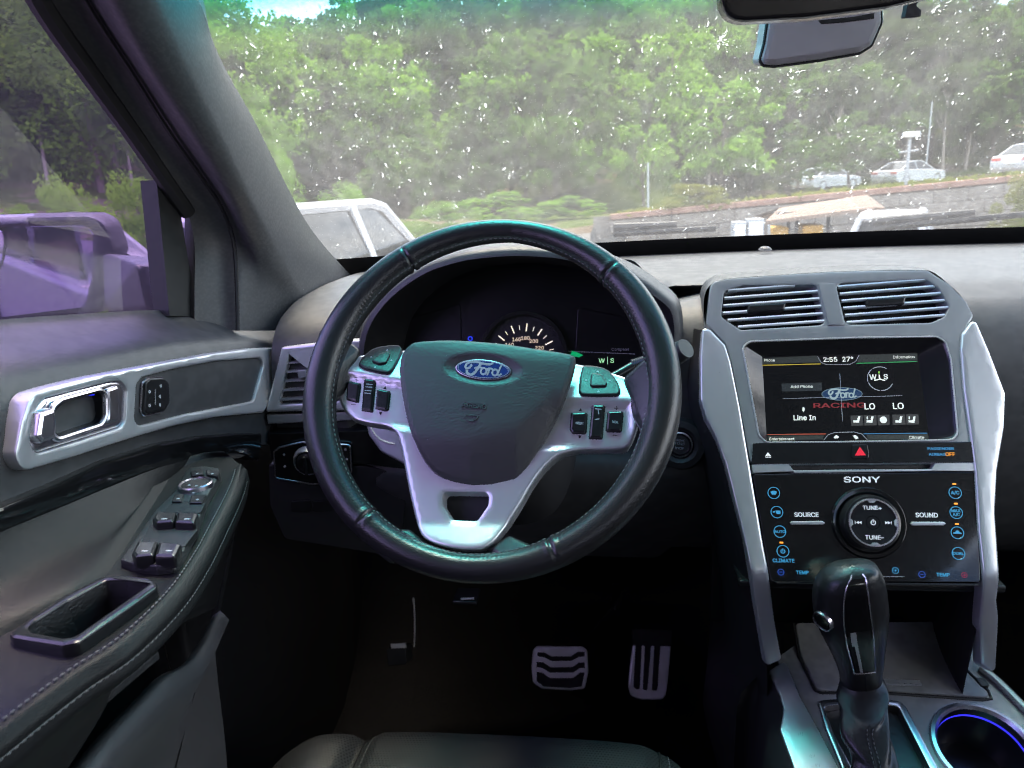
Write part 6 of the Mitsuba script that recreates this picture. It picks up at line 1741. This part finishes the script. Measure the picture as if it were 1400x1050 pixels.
# ------------------------------------------------------------------ door mirror
thing('door_mirror', 'white door mirror seen through the purple side window', 'mirror')
Mf = Frame(at(60, 370, x=-.86), (0.40, -0.9165, 0.0))
go = rnd(Mf.px([(-90, 318), (-40, 312), (26, 309), (118, 308), (129, 320), (127, 380), (118, 412), (108, 426), (0, 440), (-90, 448)]), 0.012)
ho = rnd(Mf.px([(-110, 304), (-40, 299), (26, 296), (125, 294), (146, 305), (158, 340), (158, 390), (140, 425), (0, 446), (-110, 456)]), 0.02)
obj('door_mirror__glass', plate(Mf, go, top=0.002, bot=-0.004, bev=0.001), 'mat_mirror')
obj('door_mirror__bezel', plate(Mf, ho, [go], top=0.010, bot=-0.02, bev=0.006), 'mat_black', smooth=40)
hh = ho if area2(ho) > 0 else ho[::-1]
c = hh.mean(0)
hs = [np.column_stack([c + (hh - c) * k, np.full(len(hh), h)]) for k, h in ((1.0, -0.004), (1.04, -0.02), (1.05, -0.06), (0.97, -0.10), (0.75, -0.13), (0.3, -0.145), (0.02, -0.147))]
obj('door_mirror__housing', grid(Mf.W(np.array(hs)), close_v=True), 'mat_rubber', smooth=40)
sp_ = Mf.px([(6, 316), (4, 352), (-6, 372), (-30, 380)], 0.003)
obj('door_mirror__spotter_edge', tube(Mf.W(np.column_stack([spl(sp_, 14), np.full(14, 0.0035)])), 0.0016, 6), 'mat_rubber')
arm = np.vstack([[at(x, y, x=-.74) for x, y in ((150, 358), (214, 362), (212, 396), (196, 412), (152, 420))], [at(x, y, x=-.66) for x, y in ((190, 372), (216, 372), (214, 400), (200, 420))]])
obj('door_mirror__arm', hull(np.vstack([arm + d for d in trimesh.creation.icosphere(1, 0.012).vertices[::3]])), 'mat_black', smooth=40)
tp = [np.array(p) for p in ((-110, 303), (-40, 298), (26, 295), (100, 292), (128, 294), (146, 302), (170, 318), (195, 338), (214, 356))]
rw = []
for X, dx, dy in ((-.86, 0, 5), (-.862, 0, 1), (-.875, 1, -2), (-.90, 2, -2)):
    rw.append([at(p[0] + dx, p[1] + dy + (2 if i > 5 else 0), x=X + 0.022 * max(0, i - 3)) for i, p in enumerate(tp)])
lowr = [at(x, y, x=X) for x, y, X in ((-110, 316, -.86), (-40, 310, -.86), (26, 306, -.86), (100, 303, -.84), (130, 312, -.82), (150, 330, -.80), (172, 346, -.78), (193, 354, -.76), (212, 360, -.742))]
obj('door_mirror__cover', surf([lowr, *rw], 50, 24, 0.004), 'mat_body_paint', smooth=40)

# ================================================================== SEAT
thing('driver_seat', 'black perforated leather driver seat', 'seat')
xs = [-0.455, -0.425, -0.385, -0.345, -0.325, -0.30, -0.22, -0.12, -0.03, 0.03, 0.055, 0.07, 0.09, 0.12]
hx = [-0.055, -0.02, 0.002, 0.0, -0.012, 0.0, 0.004, 0.005, 0.004, 0.0, -0.012, -0.016, -0.03, -0.07]
rows = []
for y, z in ((0.70, 0.60), (0.765, 0.70), (0.79, 0.765), (0.778, 0.808), (0.745, 0.824), (0.66, 0.826), (0.50, 0.82), (0.30, 0.81), (0.20, 0.81)):
    rows.append([(x, y - 0.16 * max(0, -0.30 - x) ** 1 - 0.6 * max(0, x - 0.06), z + (h if z > 0.72 else 0.2 * h)) for x, h in zip(xs, hx)])
cush = surf_pts(rows, 110, 90)
obj('driver_seat__cushion', grid(cush), 'mat_seat', smooth=True)
jx = int(np.argmin(np.abs(cush[60, :, 0] + 0.325)))
jx2 = int(np.argmin(np.abs(cush[60, :, 0] - 0.055)))
for j in (jx, jx2):
    obj('driver_seat__seam', tube(cush[22:88, j] + [0, 0, 0.001], 0.0014, 6), 'mat_black')
    obj('driver_seat__stitching', stitches(cush[22:88, j + 2] + [0, -0.0004, 0.0008], 0.0040, 0.0018, 0.0008), 'mat_thread', kind='stuff')
rows = [[(x, y - 0.35 * abs(x + 0.17) ** 2 * -1.0, z) for x in np.linspace(-0.42, 0.08, 8)] for y, z in ((0.19, 0.76), (0.16, 0.9), (0.08, 1.1), (-0.03, 1.3), (-0.08, 1.38), (-0.14, 1.40))]
obj('driver_seat__backrest', surf(rows, 30, 24, 0.08), 'mat_seat', smooth=50)

# ================================================================== PEDALS, FOOTREST
thing('brake_pedal', 'wide bare metal brake pedal with black rubber grooves', 'pedal')
Bk = Frame(at(765, 912, y=1.19), (0.0, -0.78, 0.62))
bo_ = rnd(Bk.px(zf([(962, 205), (972, 194), (1090, 196), (1104, 206), (1106, 262), (1096, 306), (1060, 310), (985, 306), (962, 290), (958, 250)])), 0.008)
obj('brake_pedal__pad', plate(Bk, bo_, top=0.004, bot=-0.008, bev=0.003), 'mat_steel', smooth=40)
for pts in ([(974, 212), (992, 212), (1010, 222), (1060, 222), (1078, 210), (1096, 210), (1096, 222), (1080, 224), (1062, 234), (1010, 234), (990, 224), (974, 222)], [(972, 236), (990, 238), (1008, 250), (1064, 250), (1082, 238), (1096, 238), (1096, 252), (1084, 252), (1066, 264), (1006, 264), (986, 252), (972, 250)], [(972, 262), (986, 264), (1006, 278), (1066, 278), (1084, 264), (1096, 264), (1088, 300), (1060, 304), (990, 300), (972, 286)]):
    obj('brake_pedal__rubber_strip', plate(Bk, Bk.px(zf(pts), 0.004), top=0.0058, bot=0.0, bev=0.0008), 'mat_rubber')
obj('brake_pedal__lever', tube([at(790, 890, y=1.215), at(812, 868, y=1.27), at(840, 835, y=1.33), at(845, 800, y=1.34)], [0.009, 0.009, 0.010, 0.012], 8), 'mat_black')
thing('accelerator_pedal', 'narrow upright metal accelerator pedal with dark slots', 'pedal')
Ac = Frame(at(887, 912, y=1.20), (0.05, -0.80, 0.60))
ao = rnd(Ac.px(zf([(1222, 180), (1320, 184), (1312, 280), (1306, 322), (1296, 334), (1240, 334), (1216, 326), (1208, 300), (1214, 240)])), 0.008)
obj('accelerator_pedal__pad', plate(Ac, ao, top=0.004, bot=-0.008, bev=0.003), 'mat_steel', smooth=40)
for pts in ([(1228, 190), (1244, 190), (1238, 306), (1230, 308), (1222, 300)], [(1252, 190), (1268, 190), (1258, 310), (1246, 308)], [(1276, 192), (1292, 192), (1284, 310), (1270, 310)]):
    obj('accelerator_pedal__rubber_slot', plate(Ac, rnd(Ac.px(zf(pts), 0.004), 0.002), top=0.0056, bot=0.0, bev=0.0008), 'mat_rubber')
obj('accelerator_pedal__upper_plate', plate(Ac, Ac.px(zf([(1218, 150), (1322, 154), (1320, 196), (1220, 194)])), top=0.006, bot=-0.008, bev=0.002), 'mat_rubber')
thing('footrest', 'black ribbed footrest beside the door', 'footrest')
Fr = Frame(at(320, 910, y=1.14), (0.30, -0.80, 0.52))
q = rnd(Fr.px(zf([(152, 112), (182, 94), (300, 84), (340, 120), (280, 372), (112, 374), (90, 350)])), 0.012)
obj('footrest__pad', plate(Fr, q, top=0.0, bot=-0.03, bev=0.004), 'mat_black', smooth=40)
obj('footrest__border', tube(Fr.W(np.column_stack([q, np.full(len(q), 0.001)])), 0.0026, 6, closed=True, up=Fr.w), 'mat_rubber')
for i in range(22):
    y = 128 + i * 10.5
    a, b = Fr.px(zf([(158 - 0.262 * (y - 112) + 12, y + 2), (318 - 0.2 * (y - 120), y - 8)]))
    obj('footrest__rib', tube(Fr.W(np.array([[*a, 0.001], [*b, 0.001]])), 0.0017, 6), 'mat_rubber')
thing('diagnostic_socket', 'small black diagnostic socket with a pale tag under the dashboard', 'socket')
Of = Frame(at(544, 886, y=1.05), (0, -0.9, 0.4))
obj('diagnostic_socket__body', plate(Of, rnd(Of.px(zf([(586, 200), (636, 196), (640, 240), (590, 244)])), 0.003), top=0.008, bot=-0.03, bev=0.002), 'mat_rubber')
obj('diagnostic_socket__tag', plate(Of, Of.px(zf([(594, 190), (632, 188), (634, 200), (596, 202)]), 0.008), top=0.009, bot=0.004, bev=0.0006), 'mat_print')
obj('diagnostic_socket__cable', tube(spl([at(566, 884, y=1.06), at(567, 850, y=1.05), at(565, 818, y=1.03)], 12), 0.0016, 6), 'mat_print')
thing('release_lever', 'small dark lever with a bright edge under the column', 'lever')
obj('release_lever__handle', rbox(at(618, 824, y=0.95) - [0.0, 0, 0.005], at(655, 816, y=0.97) + [0.0, 0.02, 0.004], 0.003), 'mat_semi')
obj('release_lever__edge', tube([at(630, 819, y=0.948), at(648, 818, y=0.948)], 0.0018, 6), 'mat_silver')

# ================================================================== REAR-VIEW MIRROR AND SENSOR BOX
thing('rear_view_mirror', 'black framed rear view mirror at the top of the windscreen', 'mirror')
c0 = at(1150, -28, y=0.66)
Rm = Frame(c0, unit((CAM + [0.16, -0.4, 0.06]) - c0))
ro = rnd(Rm.px([(984, -80), (984, 5), (992, 24), (1010, 31), (1100, 26), (1210, 12), (1300, -10), (1330, -40), (1330, -95)]), 0.012)
ri = np.array(sg.Polygon(ro).buffer(-0.006).exterior.coords)[:-1]
obj('rear_view_mirror__frame', plate(Rm, ro, [ri], top=0.006, bot=-0.02, bev=0.004), 'mat_semi', smooth=40)
obj('rear_view_mirror__back', plate(Rm, np.array(sg.Polygon(ro).buffer(-0.003).exterior.coords)[:-1], top=-0.006, bot=-0.03, bev=0.008), 'mat_black')
obj('rear_view_mirror__glass', plate(Rm, ri, top=0.0025, bot=-0.003, bev=0.0005), 'mat_mirror_dim')
obj('rear_view_mirror__stem', tube([Rm.W(np.array([0.0, 0.0, -0.03])), Rm.W(np.array([0.0, 0.02, -0.10]))], 0.011, 12), 'mat_black')
thing('sensor_box', 'grey plastic sensor box on the pane behind the mirror', 'sensor box')
fr_px = [(1040, 82), (1046, 60), (1052, 20), (1064, -8), (1203, -16), (1206, 30), (1192, 62), (1176, 72), (1120, 82), (1060, 90), (1044, 89)]
Sb = Frame(at(1120, 50, y=0.86), (0, -0.80, -0.10))
so_ = rnd(Sb.px(fr_px), 0.005)
sb = np.array([(x, y + 0.05) for x, y in so_ * [0.9, 0.9]])
fr0 = so_ if area2(so_) > 0 else so_[::-1]
obj('sensor_box__shell', plate(Sb, fr0, top=0.004, bot=-0.05, bev=0.006), 'mat_box', smooth=40)
obj('sensor_box__edge', tube(Sb.W(np.column_stack([fr0, np.full(len(fr0), -0.003)])), 0.0022, 6, closed=True, up=Sb.w), 'mat_black')
q = Sb.px(zo([(670, 72), (790, 60), (868, 46), (868, 66), (760, 80), (682, 86)]), 0.004)
obj('sensor_box__slot', plate(Sb, q, top=0.0046, bot=0.0, bev=0.0004), 'mat_black')
thing('mirror_bracket', 'small grey wedge hanging right of the sensor box', 'bracket')
Hb = Frame(at(1246, 14, y=0.80), (0, -0.9, -0.1))
obj('mirror_bracket__wedge', plate(Hb, rnd(Hb.px([(1242, -8), (1262, -10), (1252, 8), (1259, 14), (1258, 23), (1236, 25)]), 0.0012), top=0.002, bot=-0.008, bev=0.0008), 'mat_dash')
